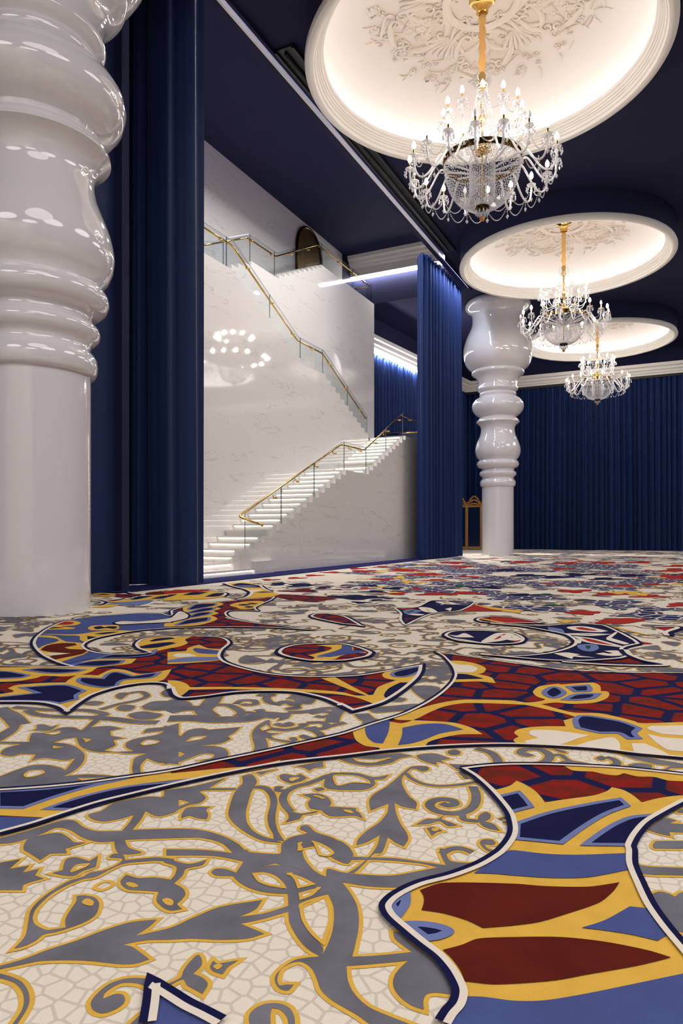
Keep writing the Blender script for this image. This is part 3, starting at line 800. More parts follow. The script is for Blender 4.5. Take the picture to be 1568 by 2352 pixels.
CP = MB()
MI = {n: i for i, n in enumerate(CARPET)}
DZ = 0.0013
NUM = [0]
def lift(lev):                    # every piece lies a hair above the one laid before it
    NUM[0] += 1; return lev*DZ + (NUM[0] % 100)*1e-5
def fill(w, m, lev):
    tr = tessellate_polygon([[Vector((x, y, 0)) for x, y in w]])
    z = lift(lev); fs = []
    for t in tr:
        (ax, ay), (bx, by), (cx, cy) = w[t[0]], w[t[1]], w[t[2]]
        fs.append(t if (bx-ax)*(cy-ay)-(by-ay)*(cx-ax) > 0 else t[::-1])
    CP.add([(x, y, z) for x, y in w], fs, MI[m])
def ribbon(w, o0, o1, m, lev, closed=False):
    """strip along w between the offsets o0 < o1 (positive = left of the direction)"""
    # drop coincident points
    q = [w[0]]
    for p in w[1:]:
        if math.dist(p, q[-1]) > 1e-4: q.append(p)
    if closed and math.dist(q[0], q[-1]) < 1e-4: q.pop()
    n = len(q)
    if n < 2: return
    vs = []; z = lift(lev)
    for i in range(n):
        a = q[(i-1) % n] if (closed or i > 0) else q[i]; c_ = q[(i+1) % n] if (closed or i < n-1) else q[i]
        d1 = Vector((q[i][0]-a[0], q[i][1]-a[1])); d2 = Vector((c_[0]-q[i][0], c_[1]-q[i][1]))
        d1 = d1.normalized() if d1.length > 1e-9 else d2.normalized(); d2 = d2.normalized() if d2.length > 1e-9 else d1
        n1 = Vector((-d1.y, d1.x)); n2 = Vector((-d2.y, d2.x)); b_ = n1+n2
        if b_.length < 0.3: b_ = n1
        b_.normalize(); k = 1/max(0.45, b_.dot(n1))
        vs += [(q[i][0]+b_.x*o0*k, q[i][1]+b_.y*o0*k, z+(i % 200)*2e-6), (q[i][0]+b_.x*o1*k, q[i][1]+b_.y*o1*k, z+(i % 200)*2e-6)]
    e = n if closed else n-1
    CP.add(vs, [(2*i, 2*((i+1) % n), 2*((i+1) % n)+1, 2*i+1) for i in range(e)], MI[m])
LY, LG, LH, LHO, LR, L6, L7, L8, L9, L10, LB = 1, 2, 3, 4, 5, 6, 7, 8, 9, 10, 11
OW = 0.013
def G(s, ow=OW):                       # grey figure with a yellow outline; neighbours melt together
    w = world(spline(parse(s), True)); ribbon(w, -ow, ow, 'yellow', LY, True); fill(w, 'grey', LG)
def GS(s, wd=0.035, ow=OW):            # grey stem
    w = world(spline(parse(s), False)); ribbon(w, -wd/2-ow, wd/2+ow, 'yellow', LY); ribbon(w, -wd/2, wd/2, 'grey', LG)
def H(s, ow=OW):                       # opening in a grey figure
    w = world(spline(parse(s), True)); fill(w, 'cream', LH)
    a = sum(p[0]*q[1]-q[0]*p[1] for p, q in zip(w, w[1:]+w[:1])); ribbon(w, 0 if a > 0 else -ow, ow if a > 0 else 0, 'yellow', LHO, True)
def P(s, m, lev, edge=None, ew=0.012, smooth=True):
    w = world(spline(parse(s), True, 6 if smooth else 1)); fill(w, m, lev)
    if edge: ribbon(w, -ew, ew, edge, lev+1, True)
def BORDER(s, side, wd=0.021, closed=False, lev=LB):
    w = world(spline(parse(s), closed))
    if side > 0: ribbon(w, 0, wd, 'navy', lev, closed); ribbon(w, -wd, 0, 'cream_plain', lev, closed)
    else: ribbon(w, -wd, 0, 'navy', lev, closed); ribbon(w, 0, wd, 'cream_plain', lev, closed)
def REGION(s, m, side=1, wd=0.021, lev=LR):
    w = world(spline(parse(s), True)); fill(w, m, lev)
    BORDER(s, side, wd, True)

# ---- foreground panel at the lower right
K1 = "B3 1100,437! 1220,510 1345,620 1470,760 1545,870 B4 5,990 -5,1060 B4 -45,1130 A3 1440,20 1260,130 1000,230 740,298 590,360 460,440 400,520 440,610 560,720 720,855 880,980 985,1100 1055,1220 1085,1310 1060,1420 985,1510 930,1600"
K2 = "B3 1100,437! 1300,413 1568,398 B4 400,402 1000,432 1568,490 1700,505"
K3 = "B4 1640,725 1568,755 1400,845 1240,945 1140,1060 1090,1160 A4 1100,0 1105,130 1170,290 1270,500 1410,700 1568,890 1660,1000"
P("B3 1100,437! 1300,413 1568,398 B4 400,402 1000,432 1568,490 2600,505! 1640,725! 1568,755 1400,845 1240,945 1140,1060 1090,1160 A4 1100,0 1105,130 1170,290 1270,500 1410,700 1568,890 1660,1000! 1660,1620! A3 930,1620! 985,1510 1060,1420 1085,1310 1055,1220 985,1100 880,980 720,855 560,720 440,610 400,520 460,440 590,360 740,298 1000,230 1260,130 1440,20 B4 -45,1130 -5,1060 5,990 B3 1545,870 1470,760 1345,620 1220,510", 'yellow', LR)
P("B3 1120,437! 1300,413 1568,398 B4 400,402 1000,432 1568,490 2600,505! 2600,670! 1568,680 1350,705 1190,745! 1110,680 1020,630 915,605! 870,640 750,680 500,715 300,745! 260,690 200,630 110,575 40,545! -20,590 B3 1420,628! 1300,540", 'red', L6)
P("B4 470,405! 480,415 560,455 740,465! 850,490 960,500 1025,480! 1150,510 1300,515 1450,550 2600,590! 2600,505! 1568,490 1000,432", 'yellow', L7)
P("B3 1450,697! 1568,668 B4 60,655! 120,720 175,790! 10,832! B3 1560,840 1500,780", 'navy', L7, 'light_blue')
P("B4 50,945! 350,845 750,760 990,720! 1060,780! 850,860 650,980 450,1125! 40,1085!", 'navy', L7, 'light_blue')
P("B4 1290,868! 1100,890 950,950 820,1030 670,1140! 1090,1145! 1140,1040 1250,930", 'navy', L7, 'light_blue')
P("A3 1490,10! 1568,-8 A4 300,25 600,35 1075,18! 1080,170! 700,242 350,248 0,225 A3 1400,210 1215,205! 1350,110", 'blue', L7)
P("A3 720,362! 930,295 1568,302 A4 300,325 700,330 985,290! 930,370 800,475 500,580 250,655 0,690 A3 1450,700 1300,712! 1150,640 930,575 735,545! 757,470 750,410", 'dark_red', L7)
P("A3 930,915! 1100,870 1250,812 1568,797 A4 450,797 850,840 1250,920 1460,985! 1150,1060 700,1140 400,1195 100,1222 A3 1450,1232 1350,1230 1135,1205! 1090,1100 1010,990", 'dark_red', L7)
P("A4 635,710! 850,640 1080,512! 1240,530! 1420,780! 1335,830! 1100,775 850,735", 'blue', L7)
P("A3 1085,1345! 1300,1350 1568,1385 A4 270,1385 600,1335 1000,1255 1660,1115! 1660,1620! A3 930,1620! 1060,1450", 'blue', L7)
P("A3 450,490! 520,430 590,405! 585,490 520,590! 480,540", 'navy', L7, 'light_blue', 0.016)
P("A3 600,680! 750,680 900,705 985,745 900,790 780,810!", 'navy', L7, 'light_blue', 0.016)
BORDER(K1, -1); BORDER(K2, 1); BORDER(K3, 1)
# ---- lower left triangle
P("A1 1395,1205! 1568,1345 A2 150,1440 300,1515 460,1600! A1 1350,1600! 1375,1400", 'blue', LR)
BORDER("A2 460,1590 300,1505 150,1430 0,1335 A1 1400,1230! 1385,1400 1355,1600", -1)

# ---- wedge of red, navy and yellow across the middle
L1 = "B1 -30,638 400,608 800,568 1150,519 1568,459 B2 400,372 800,290 1150,212 1568,117 B3 250,33 C3 350,962 560,894 750,803 905,703 1008,603 1040,530 1012,450 930,358 862,320! 1100,351 1568,418 C4 400,473 800,498 1200,509 2600,522"
L2 = "B1 -30,1048 300,957 600,857 900,762 1200,687 1568,598 B2 400,508 800,428 1100,379 1568,328 B3 400,278 800,243 1200,223 1568,218 B4 400,234 800,261 1200,309 2600,430"
P(L1.replace("2600,522", "2600,522!") + " B4 2600,430! 1200,309 800,261 400,234 0,220 B3 1200,223 800,243 400,278 0,322 B2 1100,379 800,428 400,508 0,598 B1 1200,687 900,762 600,857 300,957 -30,1048!", 'red', LR)
P("B1 -30,650! 450,622 1000,552 1190,522! 800,608 500,698 210,800! -30,795!", 'navy', L6, 'light_blue', 0.014)
P("B1 -30,803! 210,800! 500,705 800,615 1180,530! 1568,465 B2 0,480 400,440 750,410 950,370 1010,355! 970,400 760,450 430,500 0,545 B1 1200,590 900,650 650,715 420,810! 720,825! 450,890! -30,868!", 'yellow', L6)
P("B1 420,810! 600,745 900,660 1200,600 1568,560 B2 450,500! 0,595 B1 1200,687 740,815!", 'navy', L6, 'light_blue', 0.012)
P("B1 -30,878! 440,893! -30,1030!", 'blue', L6)
P("B3 100,75! 130,170 220,225 350,247 310,283! 760,247! 800,190 950,145 1100,120 1297,118! 1200,60 1050,15 900,0 700,-10 520,-15 C3 480,930 560,905 750,830 950,780 1150,757 1568,767 C4 150,785 300,760 230,730 190,685 250,635 420,612 450,618 740,600 805,630 815,680! 870,682 892,705 870,745 760,785 550,797 400,785 265,800! 520,870 600,880 800,885 1000,925 1130,960! 1150,975 700,950 510,895! 150,812 C3 1568,800 1150,790 950,820 800,880 700,930 B3 560,15 430,0 300,5", 'yellow', L6)
P("B3 215,80 225,50! 390,-10! 440,-10 430,100 380,205! 300,195 240,150", 'blue', L7)
P("B3 560,60! 750,25 950,25 1120,75! 900,115 760,170 640,205 520,220! 555,130", 'blue', L7)
P("B4 470,-10! 490,45! 300,45 150,55 50,75 18,105 60,140! 12,170 40,200 130,225! 500,242 900,275 1300,325 2600,355! 2600,0! 1568,5 1180,15 1000,-30 700,-60", 'yellow', L6)
for s in ("155,100 190,80 400,85 710,130! 600,160 440,215 200,217 110,185 235,155! 160,120", "560,232! 750,175 920,148 980,190 992,262! 780,255",
          "1095,202! 1215,205! 1350,260 1480,330! 1115,278!", "1240,60 1290,42 2600,30! 2600,185! 1400,120 1250,75", "1238,115! 1400,150 2600,215! 2600,330! 1450,270 1320,195"):
    P("B4 " + s, 'cream_plain', L7)
P("B4 600,60! 800,105 980,110 1070,160! 1165,158! 1120,110 1165,65! 1050,20 960,-5 720,-45 620,-45 580,-10", 'navy', L7, 'light_blue', 0.018)
P("C4 295,690 340,655 400,645 475,690 440,725 375,742 315,720", 'navy', L7, 'light_blue', 0.02)
P("C4 510,640! 690,628! 715,655 700,680 580,685!", 'navy', L7, 'light_blue', 0.02)
P("C4 480,760! 560,720 640,708 790,707! 740,745 600,762", 'navy', L7, 'light_blue', 0.02)
P("C3 965,398! 1100,400 1250,430 1325,470 1300,510 1250,520! 1380,555 1415,605! 1250,590 1020,597! 1045,540 1030,470", 'yellow', L6)
P("C3 995,412! 1080,435 1180,440 1252,470 1200,505 1050,505! 1045,470", 'cream_plain', L7)
P("C3 1045,520! 1150,525 1310,565! 1035,572!", 'navy', L7)
BORDER(L1, 1); BORDER(L2, -1)

# ---- right-hand cream field details
G("B4 1395,880 1510,905! 1450,930 2600,985! 2600,1050! 1440,1010! 1455,1048! 1330,1020 1240,990! 1310,930")
G("B4 1290,1130 1330,1095 2600,1105! 2600,1160! 1310,1162"); G("B4 1515,830 1560,800 2600,780! 2600,900!")
G("A4 1130,108! 1300,132 2600,170! 2600,225! 1300,205 1160,190!"); G("A4 1240,405! 1340,360 1430,375 1495,405! 1560,365 2600,350! 2600,1000! 1450,700 1330,530")
# scroll band between the two lower lines
GS("B4 170,290 130,300 80,280 110,250 200,243 290,262 345,310 310,360 240,385", 0.05); GS("B4 345,310 440,300 500,340 560,370", 0.03)
G("B4 360,245! 440,255 500,275 460,280"); G("B4 420,385 470,355 600,360 710,382! 600,385 520,392!")
G("B4 770,330 820,310 860,335 820,350"); GS("B4 860,320 930,340 965,375 920,405", 0.04); G("B4 1060,395! 1150,375 1280,395 1270,440! 1130,430")
G("B4 970,285! 1150,300 1350,345 1568,385 1568,420! 1450,425 1410,470! 1370,455 1450,400! 1300,380 1100,330")
# ---- big arabesque, foreground
G("A1 -30,100! 190,60! 85,150! 270,120! 205,185! 360,150! 320,210! 400,240! 220,295 205,345! -30,345!")
G("B1 215,1165 250,1080 400,1035 550,1020 640,1070 680,1105 790,1108! 600,1165! 615,1205! 460,1210! 370,1270! 270,1205")
G("A1 580,130 610,60 700,45 820,80! 900,30! 880,130! 760,170 690,210 610,215 480,190! 580,160!"); H("A1 640,180! 700,120 830,105! 790,140 660,190")
G("A1 130,885! 230,770 260,640 280,540 350,450 480,350 640,260 760,225 830,185 950,165 1080,110 1125,60 1070,50 1005,45 1045,12 1130,22 1150,70! 1300,55 1450,45 1600,60! 1600,110! 1480,78 1300,85 1130,105 1000,160 920,205 860,230 760,245 600,310 450,400 330,520 300,600 320,660 400,705 440,715 605,690! 600,620 640,540 700,450 705,400! 780,395 870,415 910,470 880,570 780,640 620,700 500,735 400,755 330,810 230,860")
H("A1 750,465 800,430 860,460 845,497 790,490"); w_ = world(spline(parse("A1 870,325 900,290 980,262 1038,278 1020,310 940,342"), True)); ribbon(w_, -0.008, 0.008, 'yellow', LY, True)
G("A2 -40,55 60,85 180,105 330,68! 290,115 140,150 110,210 30,285! 110,330 135,385 95,440 60,475 105,520! 0,535 -80,500 -130,440 -110,360! -270,350 -390,340 -450,300 -460,260 -408,205! -300,235 -150,230 0,250! 40,200 50,130 -60,90")
H("A1 1155,285 1210,280 1270,310 1230,325 1180,312"); H("A1 1490,440 1540,425 1590,450 1580,490 1520,480")
G("A1 -30,1050! 200,985 450,890 700,810 950,715 1200,640 1440,615! 1370,680 1240,765! A2 0,690 200,600 450,500 840,435! 780,520 625,592! 850,560 1080,500! 1085,540! 850,610 640,652! 860,745! 700,790 450,800 200,790 A1 1568,800 1350,805 1130,845! 1220,870 1370,980! 1250,1020 1100,1025 800,995 550,990 350,1000 150,1040 -30,1078!")
G("A1 -30,1105! 100,1140 200,1190 260,1280 270,1370 240,1450 170,1560 130,1610! 90,1610! 190,1470 220,1380 210,1290 150,1210 60,1170 -30,1150!")
G("A1 1560,1280! 1450,1190 1300,1155 1150,1160 1000,1210 890,1300 835,1380 860,1450 950,1478 1080,1430 1145,1370 1130,1310 1060,1300 945,1345! 965,1290 1100,1205 1250,1200 1350,1240 1380,1290!")
G("A1 1170,1600! 1280,1500 1370,1440! 1360,1600!")
G("A2 90,1150 120,1080 180,1000 250,940 285,985 280,1040 205,1115! 290,1150 340,1210 290,1300! 220,1260 150,1220 110,1165 -60,1250! -60,1220!")
G("A2 390,995! 430,1020 620,990! 530,1050 475,1120! 390,1090 360,1050"); P("A2 390,1050 440,1025 475,1045 430,1080", 'yellow', LH)
G("A2 100,1400 130,1350 150,1400 130,1440")
G("A2 730,1600! 720,1500 780,1430 880,1390 1000,1390 1090,1430 1135,1510 1140,1600! 1080,1600! 1070,1520 1010,1450 930,1430! 915,1500 920,1600!")
# central knot and trunk
G("A2 -40,-30! 300,-25 650,10 690,-30 760,25 950,30 1010,65 950,100 810,125! 1000,115 1200,160 1400,225 1500,250 1560,320 1480,380 1430,385 1300,420 1180,470 1180,520 1230,660 1300,760 1400,880 1380,960! 1250,880 1150,760 1090,640 1080,540! 870,600 640,610 640,590 850,560 1080,490! 1075,380! 900,370 750,335 640,280 570,215! 420,210 375,180 410,150 500,150 600,185! 670,80! 400,30 -40,25!")
H("A2 745,195! 860,190 960,220 1040,290 1062,337! 900,312 800,272"); H("A2 1068,190! 1200,230 1335,297! 1165,337! 1130,250"); H("A2 1172,378! 1384,322! 1300,400 1182,445!")
H("A2 1180,510! 1425,395! 1475,500 1480,650 1410,865! 1280,750 1200,620")
G("B2 1000,1210 1020,1120 1100,1060 1250,1020 1190,985 1200,955 1260,950 1330,1010 1480,1060 1568,1110 1640,1190 A3 110,20 60,100 -60,60 -180,-20 A2 1340,-60 1200,-40! 1230,60 1310,160! 1380,205! 1500,250 1350,260 1200,160 1000,110 760,30 640,-10")
H("B2 1160,1125! 1200,1105! 1195,1190!"); H("B2 1300,1095! 1400,1130 1500,1200 1450,1240 1360,1230!")
G("A3 -120,180 -150,330! -78,480 -68,600 -88,740 -138,870 -188,955! -300,965 -420,985 -530,1050 -605,1130 -608,1190 -568,1250 -490,1268 -440,1215! -505,1215 -570,1220 -590,1170 -560,1080 -470,1020 -370,1005 -280,1060 -230,1150 -190,1260 -100,1350 30,1430 150,1500 300,1610! 700,1610! 600,1568 450,1510 250,1420 120,1300 60,1180 45,1035! 60,960 100,955! 150,740 160,600 140,480 80,370 0,270")
G("A3 30,960! 300,950 650,915! 560,850 490,790 475,725! 540,740 640,830 900,1040 1000,1200 1040,1310! 880,1290 790,1300 755,1350 755,1445! 650,1410 540,1330 480,1240 480,1150 530,1070 612,995! 300,1025 30,1045!")
G("A3 -130,150 0,180 180,200 450,212 700,172 965,118! 930,60 900,-30 945,-30 1000,75 1200,95 1300,85! 1150,190 700,298 500,320 250,310 50,280 -120,250")
G("A3 -60,30! 200,42 500,52 750,88 900,108 965,118! 870,132! 750,102 500,76 300,66 -60,66!")
G("B3 690,430 740,450 800,435 790,410 720,402 640,410 580,450 490,530 400,600 300,660 255,720 268,812! 350,780 432,748! 420,830 350,920 230,1000 150,1080 138,1132! 240,1100 352,1038! 330,1130 270,1220 150,1330 60,1385! 120,1388! 200,1310 300,1210 370,1200 427,1058! 500,1110 572,1142! 612,1080 600,1020 540,930 500,830 488,738! 560,775 682,798! 690,740 620,680 560,580 555,520 590,470 640,430")
GS("B3 590,465 640,515 750,565 900,585 1100,572 1250,545", 0.022); GS("B3 1205,590 1235,660 1230,740 1180,800 1080,835 960,835 860,810 810,765 840,725 920,708 1020,720 1040,750 980,765 920,745", 0.042)
G("B3 880,890 780,890 685,940! 800,935 900,910 980,955 1068,947! 1000,920 920,890 950,850"); GS("B3 1110,840 1125,893 1260,910", 0.03)
G("B3 1255,870 1320,825 1370,850 1360,890 1310,910! 1400,940 1455,998! 1360,980 1280,940"); GS("B3 1455,895 1510,880 1545,920 1480,918", 0.018); G("B3 785,975! 850,965 930,1000! 880,1010 830,1045!")
H("B3 830,985 880,978 890,1000 840,1010"); G("B3 1270,1110 1300,1080 1380,1080 1415,1110 1390,1130 1310,1120! 1340,1160 1430,1185! 1400,1205 1320,1170")
GS("B3 920,1210 1000,1168 1100,1162 1200,1195", 0.03); G("B3 690,310 760,290 870,290 1000,335! 910,350! 945,372! 880,365 872,392! 740,350")
G("B3 60,325! 300,300 540,285! 655,310! 540,330 450,375 250,400 80,375 -20,340!"); H("B3 100,335! 300,345 460,330! 300,378 150,368")
G("B3 -120,480 0,465 150,470 300,505 437,483! 390,520 305,530 310,570 250,610 150,625 -60,620 -160,590"); H("B3 -80,500 0,488 150,500 250,540 270,572! 100,562 -40,590")
G("B3 -180,800 0,790 100,800 170,840 195,885! 120,860 -100,865"); H("B3 15,812 80,815 110,842 50,835"); G("B3 990,385! 1300,398! 1180,430 1055,432!"); GS("B3 1090,455 1155,520", 0.025)
G("B3 980,265 1040,252 1090,270 1080,295 1010,300 975,282"); GS("B3 1240,240 1370,280 1430,340 1440,400", 0.05); G("B3 -40,1090 60,1140 110,1210! 0,1260 -120,1180")
# middle left arabesque
G("B2 -20,40 90,130! 160,75 280,55 350,70! 640,45! 590,90 525,130! 552,155! 450,195 255,215! 400,220 500,245 530,290 500,330 400,355 265,350! 380,330 400,300 340,285 250,300 150,340 50,370 -60,385! -60,330 60,325 132,292! 50,265 -60,270 -60,40"); H("B2 132,187! 200,140 338,130! 280,162")
G("B2 900,-20 800,30 750,90 750,150 770,230 735,305! 900,272! 890,200 868,140! 960,165 1100,190 1200,185! 1100,172 950,150 925,122 995,100! 900,98 880,80 960,60 915,40!"); H("B2 815,60! 880,25! 915,60 840,85!")
for s, w in (("940,60 1050,70 1180,50 1230,20 1180,25", .05), ("1230,50 1330,80 1380,120 1350,150 1270,145 1220,130 1250,120", .05), ("1290,40 1340,60 1420,50 1430,20 1380,0 1250,5", .05), ("960,10 1040,30 1100,20 1060,0", .05), ("1440,40 1520,20 1600,0", .05)): GS("B2 " + s, w)
G("B2 1090,160 1100,140 1150,140 1165,165 1130,175")
G("B2 -60,625! 200,590 500,515! 350,605! 600,605! 600,622! 330,625 270,640 322,690 270,740 170,760 50,810 -60,850! -60,790 80,770 175,735! 80,712 10,728 -60,760")
G("B2 100,850 150,785 365,778! 325,805 345,850 330,892! 240,880 170,860 100,882!")
G("B2 655,495! 740,478 790,540 770,590 740,640 710,740 690,830 700,920 760,1000 850,1050 940,1075 1030,1110! 850,1090 700,1020 580,930 530,850 545,760 580,660 620,600 660,560")
G("B2 780,585 880,590 950,640 980,730 960,880 980,990 1045,1095! 945,1080! 940,1030 900,950 890,860 915,750 900,670 840,615 740,605")
G("B1 -30,1075! 300,985 560,905 680,905 760,960 880,1000 1120,1000! 1190,920 1228,852! 1100,890 950,912 850,890 812,850 930,815 1050,740 1350,685 1480,690! 1568,640 1640,640! 1640,800! 1600,830 1450,865 1338,818! 1290,900 1215,990! 1600,980 1800,985 1950,1015 2090,1065 2200,1130 2280,1215! 2150,1215! 2040,1115 1850,1065 1600,1065 1145,1080! 1180,1150 1300,1200 1100,1215 1060,1160 1050,1095! 900,1100 760,1060 640,990 520,970 400,1020 280,1065 100,1110 -30,1120!")
G("B2 1000,490 1050,475 1140,490 1190,473! 1252,510! 1200,540 1100,560 1045,542! 1010,520"); H("B2 1085,525 1130,508 1185,515 1110,547")
GS("B2 1600,472 1450,490 1350,530 1250,565 1150,590 1060,640 1030,700 1050,760 1100,820", 0.036); G("B2 1210,570 1260,550 1290,565 1250,582"); GS("B2 1060,630 980,625 985,600 1020,605", .03)
G("B2 1205,665! 1350,658 1440,690 1475,740 1452,775! 1700,790! 1700,850! 1450,840 1380,810 1280,790 1260,740 1285,700"); H("B2 1305,680! 1360,680 1415,710! 1350,695")
G("B2 1035,765! 1090,812 1200,840 1360,812! 1330,832 1212,850! 1180,890 1050,922! 1085,870"); G("B2 1320,612 1380,600 1412,615 1350,632"); G("B2 1465,558 1600,590 1650,615! 1500,595")
G("B2 1150,405! 1395,358! 1402,412! 1320,420 1272,448! 1230,420"); G("B2 780,462! 990,430! 900,452 832,482!")
G("B1 270,160 300,100 420,95 560,50 680,48 750,70 870,-30 920,-20 830,45! 1000,35 1118,55! 1010,80! 1020,125! 1135,145! 1045,165 1060,210 955,260! 1150,285 1355,285! 1240,330 1215,420 1225,495! 1300,482! 1290,400 1350,330! 1450,370 1568,380 1640,385! 1640,10! 1500,45 1350,60 1315,97! 1500,80 1440,115 1250,150 1160,190 1160,230 1235,264! 1000,275 850,265 740,220 700,138! 600,150 485,187! 620,200 720,240 775,300 760,370 690,440 585,495! 800,480 1000,490 1115,507! 750,565 400,605 -30,630! -30,510! 150,440 300,395 450,395 560,420 600,440! 692,330! 600,350 450,330 380,330 290,352! 330,295! 200,290 100,310 5,290 50,240 200,200! -30,192! -30,178! 270,180")
for s in ("215,490 270,450 390,445 412,470 330,500 240,512", "405,105! 555,80! 550,105 480,120", "760,150! 845,162! 790,190!", "485,220! 585,235! 490,247!", "1290,200 1350,165 1465,175 1440,200 1320,217", "705,520! 975,515! 760,548!"): H("B1 " + s)
G("B1 -30,110! 80,50 120,-10 200,-10 150,80 10,170! -30,170!"); G("B1 295,72! 335,60 340,25 400,20 470,40 535,22! 460,75")
GS("C1 120,820 250,830 450,845 800,850 960,885 850,912 500,905 330,885 250,850", .06); GS("C1 850,915 1050,930 1250,955 1450,960", .08); G("C1 1180,890 1300,860 1400,870 1490,890 1400,930 1250,930"); G("C1 1300,815! 1400,770 1600,770 1640,830! 1450,852 1330,840")
GS("C1 -20,830 20,860 100,900 180,980", .12); G("C1 770,785 850,765 950,775 900,800 800,800"); G("C1 1060,720 1100,690 1190,690 1150,720 1110,745"); GS("C1 1190,690 1300,680 1350,720 1250,760 1100,790 930,840", .045); G("C1 1070,830 1120,800 1240,810 1200,850 1100,850"); G("C1 1480,690 1530,660 1600,665 1600,710 1520,725")
# band under the red strip
GS("C2 -20,925 200,920 400,935 700,925 850,890 1000,900", .14); GS("C2 410,720 350,800 300,850 370,910", .12); GS("C2 300,835 150,830 -20,860", .12); G("C2 -20,760 100,755 180,780 200,830 100,850 -20,840")
GS("C2 400,800 520,800 600,830 650,870 620,900", .06); GS("C2 600,790 650,760 760,760 780,790 700,800 660,790", .05); GS("C2 820,720 860,695 930,705 880,730 900,770 960,790", .06); GS("C2 960,800 1060,770 1150,800 1180,750 1080,730", .07)
G("C2 1100,710 1180,700 1330,740 1290,790 1180,790 1200,830 1080,850 1050,830 1150,800"); GS("C2 620,900 700,870 790,880 830,860 800,840", .06); G("C2 930,890 1100,870 1080,920 980,945 1000,920"); GS("C2 1080,870 1250,860 1450,830 1560,840", .07); GS("C2 1280,880 1400,860 1500,880 1400,910 1330,900", .05); GS("C2 1560,830 1500,900 1480,960", .09)
# cream neck between the two dark fields
G("C3 760,480 900,450 1000,450 1040,500 950,520 930,570 820,590 740,560"); H("C3 780,550 830,535 880,552 820,570"); G("C3 640,640 760,620 900,640 880,700 800,760 700,710"); GS("C3 420,750 520,760 550,745 500,740", .07); G("C3 250,830 450,810 700,790 650,840 480,860 300,870"); GS("C3 180,880 240,930 330,960 200,950", .1)

# ---- large red crescent and its left end
R3 = "C3 745,438! 500,480 200,530 0,545 C2 1200,545 900,520 650,465 500,410 455,360 480,300 545,240 510,200 430,180 200,172 0,177 C1 1400,185 1290,205 1240,250 1270,290 1375,326! 1250,340 1050,340 900,325 810,300 770,265 800,230 900,190 1100,150 1300,120 1568,100 C2 450,90 900,95 1310,118! 1000,75 700,40 520,5 D2 780,600 600,575 530,550 510,520 540,500 650,495 810,500! 780,470 850,430 920,400 962,370! 850,375 700,390 480,410 300,425 120,460 D2 0,500 D1 1568,342 1480,322 1300,318 1000,338 760,365 560,405 C1 420,110 330,180 300,240 330,300 400,360 530,420 655,458! 400,452 -500,448! -500,790! 200,785 400,795 540,830 612,882! 720,800 850,720 1050,655 1250,618 1400,607 1520,620 1568,670 C2 0,650 30,720 100,750 300,735 600,695 900,685 1150,695 1400,750 1568,820 C3 0,815 100,868! 250,830 400,780 560,680 690,570 735,500"
REGION(R3, 'red', -1, 0.03)
P("C1 655,458! 530,420 400,360 330,300 300,240 330,180 420,110 560,50 720,5 D1 1000,338 1300,318 1480,322 D2 0,500 160,500! 140,570 C1 1568,100 1300,120 1100,150 900,190 800,230 770,265 810,300 900,325 1050,340 850,400", 'blue', L6)
P("C1 -30,462! 300,457 650,460! 760,410 900,385 1255,380! 1200,425 900,462 840,500 750,527 600,545 400,540 330,560 150,590 -30,595!", 'yellow', L7)
P("C1 -30,712! 125,685 70,655! 150,625 400,605 600,600! 640,570 720,530 900,535! 1030,478 1150,485 1270,520 1400,510 1575,478! 1535,540 1500,575 1400,605 1050,655 720,795 612,860! 400,790 -30,782!", 'yellow', L7)
for s in ("-30,497! 100,505 260,535! 200,555 -30,567!", "230,485! 400,472 775,485! 720,500 560,515 420,512", "720,590 745,560 945,567! 1000,520 1080,508 1220,545! 1465,510! 1390,555 1150,575 1090,600 1070,635! 950,648 800,625",
          "195,650! 600,628 775,680! 700,720 705,757! 540,797! 450,780 250,772 -30,772! -30,742! 355,700!", "645,445! 860,405 1135,398! 1100,425 900,450", "885,382! 1030,345 1300,335 1435,298! 1400,340 1300,360 1100,375"):
    P("C1 " + s, 'navy', L8, 'light_blue', 0.017)
P("C1 560,412! 750,350 880,325 1000,345! 880,375 720,400 620,428!", 'blue', L8)
P("C1 1250,255! 1290,205 1400,187 1568,178 1760,178! 1700,205 1725,235 1660,265 1530,290! 1378,326! 1285,295", 'yellow', L7)
for s in ("1370,217! 1440,195 1568,186 1610,195! 1400,222", "1270,270! 1400,245 1560,228 1620,238! 1450,277 1300,285"): P("C1 " + s, 'navy', L8)
P("C2 -30,320! 140,310! 160,280 260,250! 350,285 490,290! 460,340 465,395! 300,412 100,425 -30,432!", 'yellow', L7)
P("C2 205,300 230,283 465,310! 455,340! 260,330", 'blue', L8); P("C2 20,350 60,335 170,335 245,360! 60,367", 'cream_plain', L8); P("C2 -30,397! 150,370 445,365! 460,393! 200,407 -30,417!", 'light_blue', L8)
P("C2 -30,580! 60,585 140,610 180,645! 500,642 900,650 1250,665 1568,690 C3 140,722 290,715! 335,645 500,580! 400,560 372,530 400,505 490,490 725,452! 712,520 640,602! 540,605 430,670 390,720 415,752! 305,803! 150,745 0,715 C2 1250,690 900,672 500,662 170,668! 100,722 45,742! 10,690", 'yellow', L7)
P("C2 1380,562! 1510,552! 1700,655 1850,735! 1700,690", 'yellow', L7); P("C3 465,520 520,495 718,455! 715,500 600,545 490,547", 'navy', L8, 'light_blue', .017); P("C3 390,722 430,660 540,602! 645,605! 560,680 425,757!", 'navy', L8); P("C3 430,745! 530,665 640,610! 570,685", 'dark_red', L9)
P("C1 345,165! 500,172 600,220 740,235 780,265 830,305! 760,345 560,412! 440,372 345,290! 400,260 540,215 500,192 340,178!", 'yellow', L7)
